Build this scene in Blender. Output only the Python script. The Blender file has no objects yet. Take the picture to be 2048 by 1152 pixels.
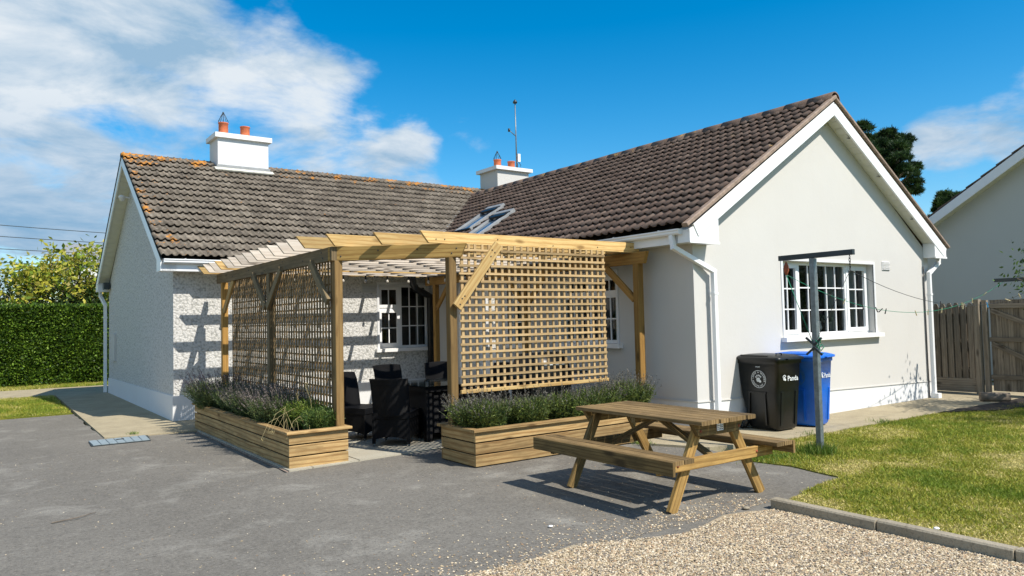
import bpy, math, random
import numpy as np
from mathutils import Vector, Matrix, noise as mnoise
R_ = random.Random(7)
rng = np.random.default_rng(11)
scene = bpy.context.scene
COL = scene.collection

# ------------------------------------------------------------------ camera
cam_d = bpy.data.cameras.new('camera')
cam = bpy.data.objects.new('camera', cam_d); COL.objects.link(cam)
rot = Matrix(((0.81230456, -0.00700934, -0.58319137),
              (-0.5827899, -0.04874637, -0.81115949),
              (-0.02274277, 0.99878659, -0.04368187)))
cam.matrix_world = Matrix.Translation((0, 0, 1.65)) @ rot.to_4x4()
cam_d.sensor_width = 36.0; cam_d.lens = 1497.64 / 2048 * 36
cam_d.clip_start = 0.05; cam_d.clip_end = 2000
scene.camera = cam

# ------------------------------------------------------------------ world, sun, exposure
SUN = Vector((0.26, -0.80, 1.0)).normalized()
world = bpy.data.worlds.new('World'); scene.world = world; world.use_nodes = True
def build_world():
    nt = world.node_tree; N = nt.nodes; L = nt.links
    for n in list(N): N.remove(n)
    out = N.new('ShaderNodeOutputWorld'); bg = N.new('ShaderNodeBackground')
    sky = N.new('ShaderNodeTexSky'); sky.sky_type = 'NISHITA'; sky.sun_disc = False
    sky.sun_elevation = math.asin(SUN.z); sky.sun_rotation = math.atan2(SUN.x, SUN.y)
    sky.air_density = 1.0; sky.dust_density = 0.35; sky.ozone_density = 3.0
    hs = N.new('ShaderNodeHueSaturation'); hs.inputs['Saturation'].default_value = 1.50; hs.inputs['Value'].default_value = 0.76
    hs.inputs['Hue'].default_value = 0.492
    L.new(sky.outputs[0], hs.inputs['Color'])
    tc = N.new('ShaderNodeTexCoord')
    sep = N.new('ShaderNodeSeparateXYZ'); L.new(tc.outputs['Generated'], sep.inputs[0])
    def math_(op, a, b=None, c=None, clamp=False):
        m = N.new('ShaderNodeMath'); m.operation = op; m.use_clamp = clamp
        for i, v in enumerate((a, b, c)):
            if v is None: continue
            if isinstance(v, (int, float)): m.inputs[i].default_value = v
            else: L.new(v, m.inputs[i])
        return m.outputs[0]
    zz = math_('ADD', math_('MAXIMUM', sep.outputs['Z'], 0.0), 0.22)
    px = math_('DIVIDE', sep.outputs['X'], zz); py = math_('DIVIDE', sep.outputs['Y'], zz)
    cmb = N.new('ShaderNodeCombineXYZ'); L.new(px, cmb.inputs[0]); L.new(py, cmb.inputs[1]); cmb.inputs[2].default_value = 0.4
    def nz(scale, detail, rough, off, dist=0.0):
        mp = N.new('ShaderNodeMapping'); mp.inputs['Location'].default_value = off
        L.new(cmb.outputs[0], mp.inputs[0])
        n = N.new('ShaderNodeTexNoise'); n.inputs['Scale'].default_value = scale; n.inputs['Detail'].default_value = detail
        n.inputs['Roughness'].default_value = rough; n.inputs['Distortion'].default_value = dist
        L.new(mp.outputs[0], n.inputs['Vector']); return n.outputs['Fac']
    big = nz(2.3, 12, 0.58, (5.3, 2.9, 0), 0.25)
    # soft cloud banks: smooth falloff round a few directions
    cov = None
    for (cx, cy, cz, rad, wgt) in CLOUDS:
        d = Vector((cx, cy, cz)).normalized()
        dn = N.new('ShaderNodeVectorMath'); dn.operation = 'DISTANCE'
        L.new(tc.outputs['Generated'], dn.inputs[0]); dn.inputs[1].default_value = d
        t = math_('SUBTRACT', 1.0, math_('DIVIDE', dn.outputs['Value'], rad), clamp=True)
        t = math_('MULTIPLY', math_('SMOOTH_MIN', math_('MULTIPLY', t, 1.8), 1.0, 0.3), wgt)
        cov = t if cov is None else math_('MAXIMUM', cov, t)
    s = math_('ADD', big, math_('SUBTRACT', cov, 0.50))
    mr = N.new('ShaderNodeMapRange'); mr.interpolation_type = 'SMOOTHSTEP'
    L.new(s, mr.inputs[0]); mr.inputs[1].default_value = 0.30; mr.inputs[2].default_value = 0.52
    mr.inputs[3].default_value = 0.0; mr.inputs[4].default_value = 0.95
    # cloud colour: bright crests, blue-grey body
    n2 = nz(3.4, 10, 0.6, (7.7, 2.2, 0), 0.3)
    cr = N.new('ShaderNodeValToRGB'); L.new(n2, cr.inputs[0])
    cr.color_ramp.elements[0].position = 0.36; cr.color_ramp.elements[0].color = (1.5, 2.3, 3.1, 1)
    cr.color_ramp.elements[1].position = 0.60; cr.color_ramp.elements[1].color = (3.7, 3.95, 4.15, 1)
    el = N.new('ShaderNodeMapRange'); L.new(sep.outputs['Z'], el.inputs[0]); el.inputs[1].default_value = 0.10; el.inputs[2].default_value = 0.27; el.inputs[3].default_value = 0.62; el.inputs[4].default_value = 0.0
    cm = N.new('ShaderNodeMixRGB'); L.new(el.outputs[0], cm.inputs[0]); L.new(cr.outputs[0], cm.inputs[1]); cm.inputs[2].default_value = (0.95, 1.75, 2.75, 1)
    mix = N.new('ShaderNodeMixRGB'); L.new(mr.outputs[0], mix.inputs[0]); L.new(hs.outputs[0], mix.inputs[1]); L.new(cm.outputs[0], mix.inputs[2])
    L.new(mix.outputs[0], bg.inputs[0]); bg.inputs[1].default_value = 0.15
    L.new(bg.outputs[0], out.inputs[0])
CLOUDS = [(0.007, 0.971, 0.238, 0.30, 0.56), (0.149, 0.945, 0.291, 0.24, 0.54), (0.29, 0.918, 0.262, 0.20, 0.48), (-0.09, 0.987, 0.131, 0.26, 0.50), (0.37, 0.91, 0.21, 0.17, 0.40),
          (0.44, 0.874, 0.20, 0.12, 0.37), (0.534, 0.805, 0.259, 0.075, 0.34), (0.898, 0.391, 0.200, 0.09, 0.39), (0.925, 0.32, 0.205, 0.10, 0.45), (0.95, 0.24, 0.210, 0.11, 0.43), (-0.85, 0.2, 0.45, 1.0, 0.50), (-0.3, -0.8, 0.4, 1.0, 0.46), (0.2, 0.0, 1.0, 0.6, 0.34)]  # last three wide banks are out of view, added to brighten the shade
build_world()
sun_d = bpy.data.lights.new('sun', 'SUN'); sun_d.energy = 4.4; sun_d.angle = math.radians(0.5); sun_d.color = (1.0, 0.935, 0.83)
sun = bpy.data.objects.new('sun', sun_d); COL.objects.link(sun)
sun.rotation_mode = 'QUATERNION'; sun.rotation_quaternion = SUN.to_track_quat('Z', 'Y'); sun.location = (10, -20, 30)
vs = scene.view_settings; vs.view_transform = 'Standard'; vs.look = 'None'; vs.exposure = 0.55; vs.gamma = 1.0; vs.use_curve_mapping = False
scene.cycles.max_bounces = 6; scene.cycles.diffuse_bounces = 3; scene.cycles.glossy_bounces = 3; scene.cycles.transparent_max_bounces = 10
scene.cycles.transmission_bounces = 4

# ------------------------------------------------------------------ materials
def new_mat(name):
    m = bpy.data.materials.new(name); m.use_nodes = True
    return m, m.node_tree.nodes, m.node_tree.links, m.node_tree.nodes['Principled BSDF']
def ramp(N, L, src, stops, interp='LINEAR'):
    r = N.new('ShaderNodeValToRGB'); r.color_ramp.interpolation = interp
    e = r.color_ramp.elements
    while len(e) < len(stops): e.new(0.5)
    for i, (p, c) in enumerate(stops):
        e[i].position = p; e[i].color = c if len(c) == 4 else (*c, 1)
    L.new(src, r.inputs[0]); return r.outputs[0]
def noise(N, L, vec, scale, detail=4, rough=0.55, dist=0.0, out='Fac'):
    n = N.new('ShaderNodeTexNoise'); n.inputs['Scale'].default_value = scale; n.inputs['Detail'].default_value = detail
    n.inputs['Roughness'].default_value = rough; n.inputs['Distortion'].default_value = dist
    if vec is not None: L.new(vec, n.inputs['Vector'])
    return n.outputs[out]
def mapping(N, L, vec, scale=(1, 1, 1), loc=(0, 0, 0), rotz=(0, 0, 0)):
    m = N.new('ShaderNodeMapping'); m.inputs['Scale'].default_value = scale; m.inputs['Location'].default_value = loc
    m.inputs['Rotation'].default_value = rotz; L.new(vec, m.inputs[0]); return m.outputs[0]
def mixc(N, L, f, a, b, mode='MIX'):
    m = N.new('ShaderNodeMixRGB'); m.blend_type = mode
    for i, v in enumerate((f, a, b)):
        if isinstance(v, (int, float)): m.inputs[i].default_value = v if i == 0 else (v, v, v, 1)
        elif isinstance(v, tuple): m.inputs[i].default_value = v if len(v) == 4 else (*v, 1)
        else: L.new(v, m.inputs[i])
    return m.outputs[0]
def bump(N, L, h, strength, dist, bs):
    b = N.new('ShaderNodeBump'); b.inputs['Strength'].default_value = strength; b.inputs['Distance'].default_value = dist
    L.new(h, b.inputs['Height']); L.new(b.outputs[0], bs.inputs['Normal']); return b
def pos(N): return N.new('ShaderNodeNewGeometry').outputs['Position']

def mat_plain(name, col, rough=0.6, metal=0.0, var=0.08, vscale=6.0, bmp=0.0, bscale=60, spec=0.5):
    m, N, L, bs = new_mat(name)
    p = pos(N); n = noise(N, L, p, vscale, 5, 0.6)
    lo = tuple(c * (1 - var) for c in col); hi = tuple(min(1, c * (1 + var)) for c in col)
    L.new(ramp(N, L, n, [(0.3, lo), (0.7, hi)]), bs.inputs['Base Color'])
    bs.inputs['Roughness'].default_value = rough; bs.inputs['Metallic'].default_value = metal
    bs.inputs['Specular IOR Level'].default_value = spec
    if bmp: bump(N, L, noise(N, L, p, bscale, 3, 0.6), bmp, 0.01, bs)
    return m

def mat_wood(name, base, dark, stain=None, stain_amt=0.35, rough=0.75, grain=13.0, knots=True, gcon=1.0, spread=0.25):
    m, N, L, bs = new_mat(name)
    uv = N.new('ShaderNodeUVMap').outputs[0]
    big = noise(N, L, mapping(N, L, uv, (0.7, 2.5, 1)), 1.0, 2, 0.5)
    v = mapping(N, L, uv, (1.1, grain, 1))
    g = noise(N, L, v, 1.6, 5, 0.62, 0.8)
    g2 = noise(N, L, mapping(N, L, uv, (3.0, grain * 4, 1)), 1.5, 2, 0.5)
    c = ramp(N, L, g, [(0.37 - 0.03 * gcon, dark), (0.50, base), (0.8, tuple(min(1, x * 1.15) for x in base))])
    wv = N.new('ShaderNodeTexWave'); wv.wave_type = 'BANDS'; wv.bands_direction = 'Y'; wv.inputs['Scale'].default_value = 1.0; wv.inputs['Distortion'].default_value = 9.0; wv.inputs['Detail'].default_value = 3.0; wv.inputs['Detail Scale'].default_value = 0.6; wv.inputs['Detail Roughness'].default_value = 0.55
    L.new(mapping(N, L, uv, (0.7, grain * .45, 1)), wv.inputs['Vector'])
    c = mixc(N, L, ramp(N, L, wv.outputs['Fac'], [(0.05, (.62 * gcon,) * 3), (0.45, (0, 0, 0))]), c, dark)
    c = mixc(N, L, 0.30, c, ramp(N, L, g2, [(0.35, dark), (0.6, base)]))
    c = mixc(N, L, ramp(N, L, big, [(0.35, (0, 0, 0)), (0.75, (spread, spread, spread))]), c, tuple(x * 0.72 for x in base))
    if knots:
        vo = N.new('ShaderNodeTexVoronoi'); vo.feature = 'F1'; vo.inputs['Scale'].default_value = 1.0; vo.inputs['Randomness'].default_value = 1.0
        L.new(mapping(N, L, uv, (2.2, 6.0, 1)), vo.inputs['Vector'])
        kf = ramp(N, L, vo.outputs['Distance'], [(0.09, (0.9, 0.9, 0.9)), (0.22, (0, 0, 0))])
        c = mixc(N, L, kf, c, tuple(x * 0.5 for x in dark))
    if stain:
        s = noise(N, L, mapping(N, L, uv, (1.8, 3.5, 1), (3, 5, 0)), 1.6, 5, 0.65)
        c = mixc(N, L, ramp(N, L, s, [(0.42, (0, 0, 0)), (0.68, (stain_amt,) * 3)]), c, stain)
    oi = N.new('ShaderNodeObjectInfo')
    hsv = N.new('ShaderNodeHueSaturation')
    mr = N.new('ShaderNodeMapRange'); L.new(oi.outputs['Random'], mr.inputs[0]); mr.inputs[3].default_value = 0.72; mr.inputs[4].default_value = 1.18
    L.new(mr.outputs[0], hsv.inputs['Value']); L.new(c, hsv.inputs['Color'])
    L.new(hsv.outputs[0], bs.inputs['Base Color'])
    bs.inputs['Roughness'].default_value = rough; bs.inputs['Specular IOR Level'].default_value = 0.25
    bump(N, L, g, 0.35, 0.004, bs)
    return m

M = {}
M['pine'] = mat_wood('pine_timber', (0.62, 0.44, 0.19), (0.40, 0.22, 0.07), (0.42, 0.29, 0.12), 0.35, gcon=1.4)
M['pine_grey'] = mat_wood('weathered_timber', (0.24, 0.175, 0.095), (0.12, 0.085, 0.045), (0.10, 0.09, 0.05), 0.45)
M['joist_white'] = mat_wood('bleached_timber', (0.62, 0.55, 0.47), (0.48, 0.40, 0.32), (0.42, 0.39, 0.31), 0.2)
M['beam_tan'] = mat_wood('tan_beam_timber', (0.40, 0.26, 0.085), (0.22, 0.12, 0.03), (0.26, 0.17, 0.06), 0.4, gcon=1.4)
M['brown'] = mat_wood('brown_post_timber', (0.27, 0.17, 0.065), (0.15, 0.085, 0.03), (0.22, 0.15, 0.06), 0.4)
M['orange'] = mat_wood('post_timber', (0.40, 0.225, 0.06), (0.24, 0.12, 0.03), (0.28, 0.18, 0.06), 0.3)
M['lath'] = mat_wood('lath_timber', (0.52, 0.37, 0.19), (0.26, 0.16, 0.07), (0.33, 0.24, 0.13), 0.4, grain=24, knots=False)
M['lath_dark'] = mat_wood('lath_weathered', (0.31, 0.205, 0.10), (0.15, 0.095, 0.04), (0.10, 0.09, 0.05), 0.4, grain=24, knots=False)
M['planter'] = mat_wood('planter_timber', (0.48, 0.325, 0.145), (0.24, 0.13, 0.045), (0.18, 0.13, 0.06), 0.5, gcon=1.6)
M['table'] = mat_wood('table_timber', (0.27, 0.18, 0.07), (0.11, 0.065, 0.022), (0.075, 0.052, 0.02), 0.75, grain=20, gcon=1.6)
M['table_top'] = mat_wood('table_top_timber', (0.27, 0.18, 0.08), (0.11, 0.068, 0.026), (0.09, 0.06, 0.026), 0.7, grain=20, gcon=1.6)
M['table_new'] = mat_wood('table_pale_timber', (0.44, 0.275, 0.09), (0.20, 0.11, 0.03), (0.16, 0.10, 0.035), 0.55, grain=16, gcon=1.5)
M['fence'] = mat_wood('fence_timber', (0.30, 0.25, 0.19), (0.14, 0.11, 0.08), (0.17, 0.14, 0.10), 0.4)

def mat_smooth_wall(name, col, dirt=(0.5, 0.42, 0.28)):
    m, N, L, bs = new_mat(name); p = pos(N)
    n = noise(N, L, p, 0.7, 4, 0.6); n2 = noise(N, L, mapping(N, L, p, (3.0, 3.0, 0.25)), 1.0, 5, 0.6)
    c = ramp(N, L, n, [(0.3, tuple(x * 0.95 for x in col)), (0.7, col)])
    c = mixc(N, L, ramp(N, L, n2, [(0.55, (0, 0, 0)), (0.85, (0.22,) * 3)]), c, dirt)
    L.new(c, bs.inputs['Base Color']); bs.inputs['Roughness'].default_value = 0.9; bs.inputs['Specular IOR Level'].default_value = 0.2
    bump(N, L, noise(N, L, p, 9.0, 6, 0.7), 0.12, 0.02, bs)
    return m
M['wall'] = mat_smooth_wall('cream_render', (0.572, 0.560, 0.535), (0.51, 0.475, 0.41))
M['plinth'] = mat_smooth_wall('white_plinth_paint', (0.68, 0.69, 0.70), (0.52, 0.52, 0.48))
M['neighbour_wall'] = mat_smooth_wall('grey_render', (0.52, 0.53, 0.50), (0.42, 0.42, 0.38))
def mat_dash():
    m, N, L, bs = new_mat('pebble_dash'); p = pos(N)
    vo = N.new('ShaderNodeTexVoronoi'); vo.inputs['Scale'].default_value = 27.0; L.new(p, vo.inputs['Vector'])
    n = noise(N, L, p, 24.0, 6, 0.75); 
    h = N.new('ShaderNodeMath'); h.operation = 'MULTIPLY_ADD'; L.new(vo.outputs['Distance'], h.inputs[0]); h.inputs[1].default_value = -0.5; L.new(n, h.inputs[2])
    c = ramp(N, L, h.outputs[0], [(0.04, (0.33, 0.33, 0.31)), (0.24, (0.58, 0.575, 0.555)), (0.5, (0.68, 0.67, 0.65))])
    c = mixc(N, L, ramp(N, L, noise(N, L, p, 0.9, 4), [(0.4, (0, 0, 0)), (0.8, (0.2,) * 3)]), c, (0.55, 0.55, 0.52))
    L.new(c, bs.inputs['Base Color']); bs.inputs['Roughness'].default_value = 0.95; bs.inputs['Specular IOR Level'].default_value = 0.15
    bump(N, L, h.outputs[0], 0.75, 0.025, bs)
    return m
M['dash'] = mat_dash()
M['upvc'] = mat_plain('white_upvc', (0.80, 0.81, 0.82), 0.35, var=0.02)
M['soffit'] = mat_plain('cream_soffit', (0.66, 0.66, 0.58), 0.5, var=0.04)
M['sill'] = mat_plain('white_sill_paint', (0.76, 0.75, 0.74), 0.6, var=0.04)
M['dark'] = mat_plain('dark_gap', (0.02, 0.02, 0.02), 0.9)
M['black_pl'] = mat_plain('black_plastic', (0.003, 0.004, 0.0045), 0.38, var=0.25, vscale=12, bmp=0.05, bscale=220)
M['blue_pl'] = mat_plain('blue_plastic', (0.008, 0.13, 0.58), 0.4, var=0.12, vscale=8, bmp=0.05, bscale=220)
M['galv'] = mat_plain('galvanised_steel', (0.19, 0.22, 0.235), 0.45, 0.55, 0.3, 14, 0.1, 80)
M['steel_dark'] = mat_plain('dark_grey_steel', (0.035, 0.045, 0.05), 0.45, 0.3, 0.25, 10)
M['wire'] = mat_plain('dark_wire', (0.03, 0.03, 0.03), 0.6)
M['green_line'] = mat_plain('green_line_plastic', (0.01, 0.22, 0.12), 0.5)
M['rust'] = mat_plain('rusty_iron', (0.28, 0.07, 0.03), 0.8, 0, 0.3, 30)
M['terracotta'] = mat_plain('terracotta', (0.50, 0.13, 0.05), 0.75, 0, 0.28, 9, 0.2, 40)
M['peg_wood'] = mat_plain('peg_wood', (0.52, 0.44, 0.26), 0.7, 0, 0.2, 30)
M['peg_dark'] = mat_plain('peg_dark_wood', (0.07, 0.06, 0.055), 0.7, 0, 0.2, 30)
M['peg_blue'] = mat_plain('peg_blue_plastic', (0.03, 0.25, 0.5), 0.5)
M['white_print'] = mat_plain('white_print', (0.75, 0.78, 0.78), 0.6)
M['pale_print'] = mat_plain('pale_blue_print', (0.07, 0.17, 0.27), 0.6)
M['curtain'] = mat_plain('grey_curtain', (0.30, 0.29, 0.28), 0.9, 0, 0.2, 4)
M['lace'] = mat_plain('green_lace', (0.28, 0.34, 0.32), 0.9, 0, 0.4, 20)
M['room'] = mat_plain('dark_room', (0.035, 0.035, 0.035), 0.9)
M['lead'] = mat_plain('grey_lead', (0.27, 0.28, 0.285), 0.6, 0.2, 0.2, 8)
M['mortar'] = mat_plain('grey_mortar', (0.27, 0.20, 0.155), 0.9, 0, 0.3, 12, 0.4, 30)
M['pale_mortar'] = mat_plain('pale_mortar', (0.50, 0.49, 0.43), 0.9, 0, 0.25, 9, 0.4, 30)
M['soil'] = mat_plain('dark_soil', (0.022, 0.016, 0.012), 0.95, 0, 0.5, 15, 1.0, 30)
M['bark'] = mat_plain('grey_bark', (0.16, 0.13, 0.10), 0.9, 0, 0.4, 6, 0.6, 20)
M['grate'] = mat_plain('blue_grey_grate', (0.27, 0.33, 0.36), 0.6, 0.2, 0.15, 12)
M['bulb'] = mat_plain('clear_bulb', (0.45, 0.42, 0.36), 0.12)
M['green_stem'] = mat_plain('green_stem', (0.09, 0.14, 0.04), 0.8, 0, 0.3, 20)

def mat_glass(name, tint=(0.72, 0.78, 0.78), refl=1.0):
    m, N, L, bs = new_mat(name)
    N.remove(bs)
    tr = N.new('ShaderNodeBsdfTransparent'); tr.inputs[0].default_value = (*tint, 1)
    gl = N.new('ShaderNodeBsdfGlossy'); gl.inputs['Roughness'].default_value = 0.02; gl.inputs[0].default_value = (refl, refl, refl, 1)
    fr = N.new('ShaderNodeFresnel'); fr.inputs[0].default_value = 1.5
    mx = N.new('ShaderNodeMixShader'); L.new(fr.outputs[0], mx.inputs[0]); L.new(tr.outputs[0], mx.inputs[1]); L.new(gl.outputs[0], mx.inputs[2])
    L.new(mx.outputs[0], N['Material Output'].inputs[0])
    return m
M['glass'] = mat_glass('window_glass')
m, N, L, bs = new_mat('skylight_glass'); bs.inputs['Base Color'].default_value = (0.05, 0.09, 0.14, 1); bs.inputs['Roughness'].default_value = 0.12; bs.inputs['Metallic'].default_value = 0.2; M['sky_glass'] = m

def mat_tile(name, c0, c1, c2, lichen, lam, white, speck):
    m, N, L, bs = new_mat(name); p = pos(N)
    n = noise(N, L, p, 3.2, 6, 0.65)
    c = ramp(N, L, n, [(0.28, c0), (0.5, c1), (0.74, c2)])
    pp = mapping(N, L, p, (3.0, 3.0, 3.0))
    wn = N.new('ShaderNodeTexVoronoi'); wn.inputs['Scale'].default_value = 1.0; L.new(pp, wn.inputs['Vector'])
    sp_ = N.new('ShaderNodeSeparateXYZ'); L.new(wn.outputs['Color'], sp_.inputs[0])
    c = mixc(N, L, 0.42, c, mixc(N, L, 1.0, c, ramp(N, L, sp_.outputs[0], [(0.0, (.35, .35, .35)), (1.0, (1.25, 1.25, 1.25))]), 'MULTIPLY'))
    f = noise(N, L, p, 26.0, 4, 0.75)
    c = mixc(N, L, ramp(N, L, f, [(0.60, (0, 0, 0)), (0.68, (speck,) * 3)]), c, white)
    c = mixc(N, L, ramp(N, L, f, [(0.33, (.6,) * 3), (0.42, (0, 0, 0))]), c, tuple(x * .5 for x in c0))
    # lichen: thicker towards the ridge and verge, as it grows there
    ln = noise(N, L, p, 3.6, 7, 0.72)
    sep = N.new('ShaderNodeSeparateXYZ'); L.new(p, sep.inputs[0])
    zr = N.new('ShaderNodeMapRange'); L.new(sep.outputs['Z'], zr.inputs[0]); zr.inputs[1].default_value = lam[0]; zr.inputs[2].default_value = lam[1]
    zr.inputs[3].default_value = 0.0; zr.inputs[4].default_value = lam[2]
    ad = N.new('ShaderNodeMath'); ad.operation = 'ADD'; L.new(ln, ad.inputs[0]); L.new(zr.outputs[0], ad.inputs[1])
    if len(lam) > 3:
        xr = N.new('ShaderNodeMapRange'); L.new(sep.outputs['X'], xr.inputs[0]); xr.inputs[1].default_value = 3.5; xr.inputs[2].default_value = 2.6
        xr.inputs[3].default_value = 0.0; xr.inputs[4].default_value = lam[3]
        a2 = N.new('ShaderNodeMath'); a2.operation = 'ADD'; L.new(ad.outputs[0], a2.inputs[0]); L.new(xr.outputs[0], a2.inputs[1]); ad = a2
    c = mixc(N, L, ramp(N, L, ad.outputs[0], [(0.66, (0, 0, 0)), (0.70, (0.9,) * 3)]), c, lichen)
    w2 = noise(N, L, p, 11.0, 5, 0.7)
    c = mixc(N, L, ramp(N, L, w2, [(0.66, (0, 0, 0)), (0.71, (0.6,) * 3)]), c, white)
    L.new(c, bs.inputs['Base Color']); bs.inputs['Roughness'].default_value = 0.9; bs.inputs['Specular IOR Level'].default_value = 0.2
    bump(N, L, noise(N, L, p, 45.0, 4, 0.7), 0.5, 0.008, bs)
    return m
M['tile_brown'] = mat_tile('brown_concrete_tile', (0.105, 0.072, 0.058), (0.15, 0.105, 0.084), (0.20, 0.15, 0.12), (0.34, 0.22, 0.08), (4.2, 5.4, 0.06), (0.36, 0.33, 0.28), 0.35)
M['tile_grey'] = mat_tile('grey_concrete_tile', (0.095, 0.080, 0.065), (0.165, 0.140, 0.112), (0.27, 0.235, 0.19), (0.52, 0.22, 0.035), (5.0, 5.6, 0.17, 0.10), (0.46, 0.44, 0.39), 0.75)

# ground materials
def mat_asphalt():
    m, N, L, bs = new_mat('worn_tarmac'); p = pos(N)
    n = noise(N, L, p, 0.45, 5, 0.6); f = noise(N, L, p, 120.0, 2, 0.7); mid = noise(N, L, mapping(N, L, p, (1.1, 1.1, 1)), 1.3, 5, 0.65, 0.4)
    c = ramp(N, L, n, [(0.3, (0.140, 0.129, 0.111)), (0.7, (0.188, 0.174, 0.150))])
    c = mixc(N, L, ramp(N, L, mid, [(0.53, (0, 0, 0)), (0.70, (0.75,) * 3)]), c, (0.29, 0.275, 0.24))
    c = mixc(N, L, ramp(N, L, f, [(0.30, (0.7,) * 3), (0.42, (0, 0, 0))]), c, (0.03, 0.03, 0.03))
    c = mixc(N, L, ramp(N, L, f, [(0.60, (0, 0, 0)), (0.72, (0.55,) * 3)]), c, (0.27, 0.26, 0.24))
    g4 = noise(N, L, p, 9.0, 7, 0.75)
    g5 = noise(N, L, p, 34.0, 5, 0.8)
    c = mixc(N, L, ramp(N, L, g5, [(0.36, (.65,) * 3), (0.48, (0, 0, 0))]), c, (0.06, 0.056, 0.05))
    c = mixc(N, L, ramp(N, L, g5, [(0.54, (0, 0, 0)), (0.66, (.6,) * 3)]), c, (0.30, 0.28, 0.24))
    c = mixc(N, L, ramp(N, L, g4, [(0.34, (.35,) * 3), (0.50, (0, 0, 0))]), c, (0.075, 0.070, 0.062))
    c = mixc(N, L, ramp(N, L, g4, [(0.54, (0, 0, 0)), (0.70, (.35,) * 3)]), c, (0.24, 0.225, 0.19))
    vo = N.new('ShaderNodeTexVoronoi'); vo.inputs['Scale'].default_value = 7.0; L.new(p, vo.inputs['Vector'])
    c = mixc(N, L, ramp(N, L, vo.outputs['Distance'], [(0.022, (0.8,) * 3), (0.04, (0, 0, 0))]), c, (0.40, 0.37, 0.30))
    L.new(c, bs.inputs['Base Color']); bs.inputs['Roughness'].default_value = 0.92; bs.inputs['Specular IOR Level'].default_value = 0.25
    bump(N, L, f, 0.7, 0.006, bs)
    return m
M['asphalt'] = mat_asphalt()
def mat_concrete(name, a, b, dirt, sp=90.0):
    m, N, L, bs = new_mat(name); p = pos(N)
    n = noise(N, L, p, 1.6, 6, 0.65); f = noise(N, L, p, sp, 3, 0.7)
    c = ramp(N, L, n, [(0.3, a), (0.7, b)])
    c = mixc(N, L, ramp(N, L, noise(N, L, p, 5.0, 6, 0.7), [(0.5, (0, 0, 0)), (0.75, (0.45,) * 3)]), c, dirt)
    c = mixc(N, L, ramp(N, L, f, [(0.34, (0.5,) * 3), (0.48, (0, 0, 0))]), c, tuple(x * 0.45 for x in a))
    L.new(c, bs.inputs['Base Color']); bs.inputs['Roughness'].default_value = 0.95; bs.inputs['Specular IOR Level'].default_value = 0.15
    bump(N, L, f, 0.6, 0.008, bs)
    return m
M['concrete'] = mat_concrete('old_concrete', (0.31, 0.265, 0.18), (0.42, 0.36, 0.245), (0.21, 0.175, 0.115))
M['slab'] = mat_concrete('paving_slab', (0.37, 0.34, 0.27), (0.45, 0.42, 0.34), (0.27, 0.25, 0.20))
M['kerb'] = mat_concrete('kerb_concrete', (0.27, 0.235, 0.175), (0.38, 0.33, 0.25), (0.15, 0.13, 0.09), 50)
M['gravel_bed'] = mat_concrete('gravel_bed', (0.30, 0.24, 0.16), (0.42, 0.35, 0.24), (0.15, 0.12, 0.09), 70)
def mat_grass_ground(name='grass_ground'):
    m, N, L, bs = new_mat(name); p = pos(N)
    n = noise(N, L, p, 1.4, 6, 0.7); f = noise(N, L, p, 60.0, 3, 0.7)
    c = ramp(N, L, n, [(0.35, (0.12, 0.155, 0.018)), (0.55, (0.22, 0.215, 0.035)), (0.72, (0.34, 0.28, 0.10))])
    c = mixc(N, L, ramp(N, L, f, [(0.35, (0.6,) * 3), (0.55, (0, 0, 0))]), c, (0.03, 0.04, 0.01))
    L.new(c, bs.inputs['Base Color']); bs.inputs['Roughness'].default_value = 0.95; bs.inputs['Specular IOR Level'].default_value = 0.1
    bump(N, L, f, 0.8, 0.02, bs)
    return m
M['lawn'] = mat_grass_ground()
def mat_attr(name, rough=0.8, trans=0.0, spec=0.2, mul=None):
    m, N, L, bs = new_mat(name)
    a = N.new('ShaderNodeAttribute'); a.attribute_name = 'Col'
    L.new(a.outputs['Color'], bs.inputs['Base Color']); bs.inputs['Roughness'].default_value = rough; bs.inputs['Specular IOR Level'].default_value = spec
    if trans:
        t = N.new('ShaderNodeBsdfTranslucent'); L.new(a.outputs['Color'], t.inputs[0])
        mx = N.new('ShaderNodeMixShader'); mx.inputs[0].default_value = trans
        L.new(bs.outputs[0], mx.inputs[1]); L.new(t.outputs[0], mx.inputs[2]); L.new(mx.outputs[0], N['Material Output'].inputs[0])
    return m
M['leafcol'] = mat_attr('leaf_colours', 0.55, 0.3, 0.35)
M['stonecol'] = mat_attr('stone_colours', 0.85)
M['bladecol'] = mat_attr('blade_colours', 0.6, 0.25, 0.3)

def mat_wicker():
    m, N, L, bs = new_mat('black_wicker')
    uv = N.new('ShaderNodeTexCoord').outputs['Object']
    w = N.new('ShaderNodeTexWave'); w.wave_type = 'BANDS'; w.bands_direction = 'Z'; w.inputs['Scale'].default_value = 22.0; w.inputs['Distortion'].default_value = 0.0
    L.new(uv, w.inputs['Vector'])
    w2 = N.new('ShaderNodeTexChecker'); w2.inputs['Scale'].default_value = 34.0; L.new(uv, w2.inputs['Vector'])
    c = mixc(N, L, w.outputs['Fac'], (0.0015, 0.0015, 0.002), (0.007, 0.0075, 0.009))
    c = mixc(N, L, mixc(N, L, 0.5, w2.outputs['Fac'], 0.0), c, (0.003, 0.003, 0.004))
    L.new(c, bs.inputs['Base Color']); bs.inputs['Specular IOR Level'].default_value = 0.25; bs.inputs['Roughness'].default_value = 0.5
    bump(N, L, w.outputs['Fac'], 0.8, 0.01, bs)
    return m
M['wicker'] = mat_wicker()

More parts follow.
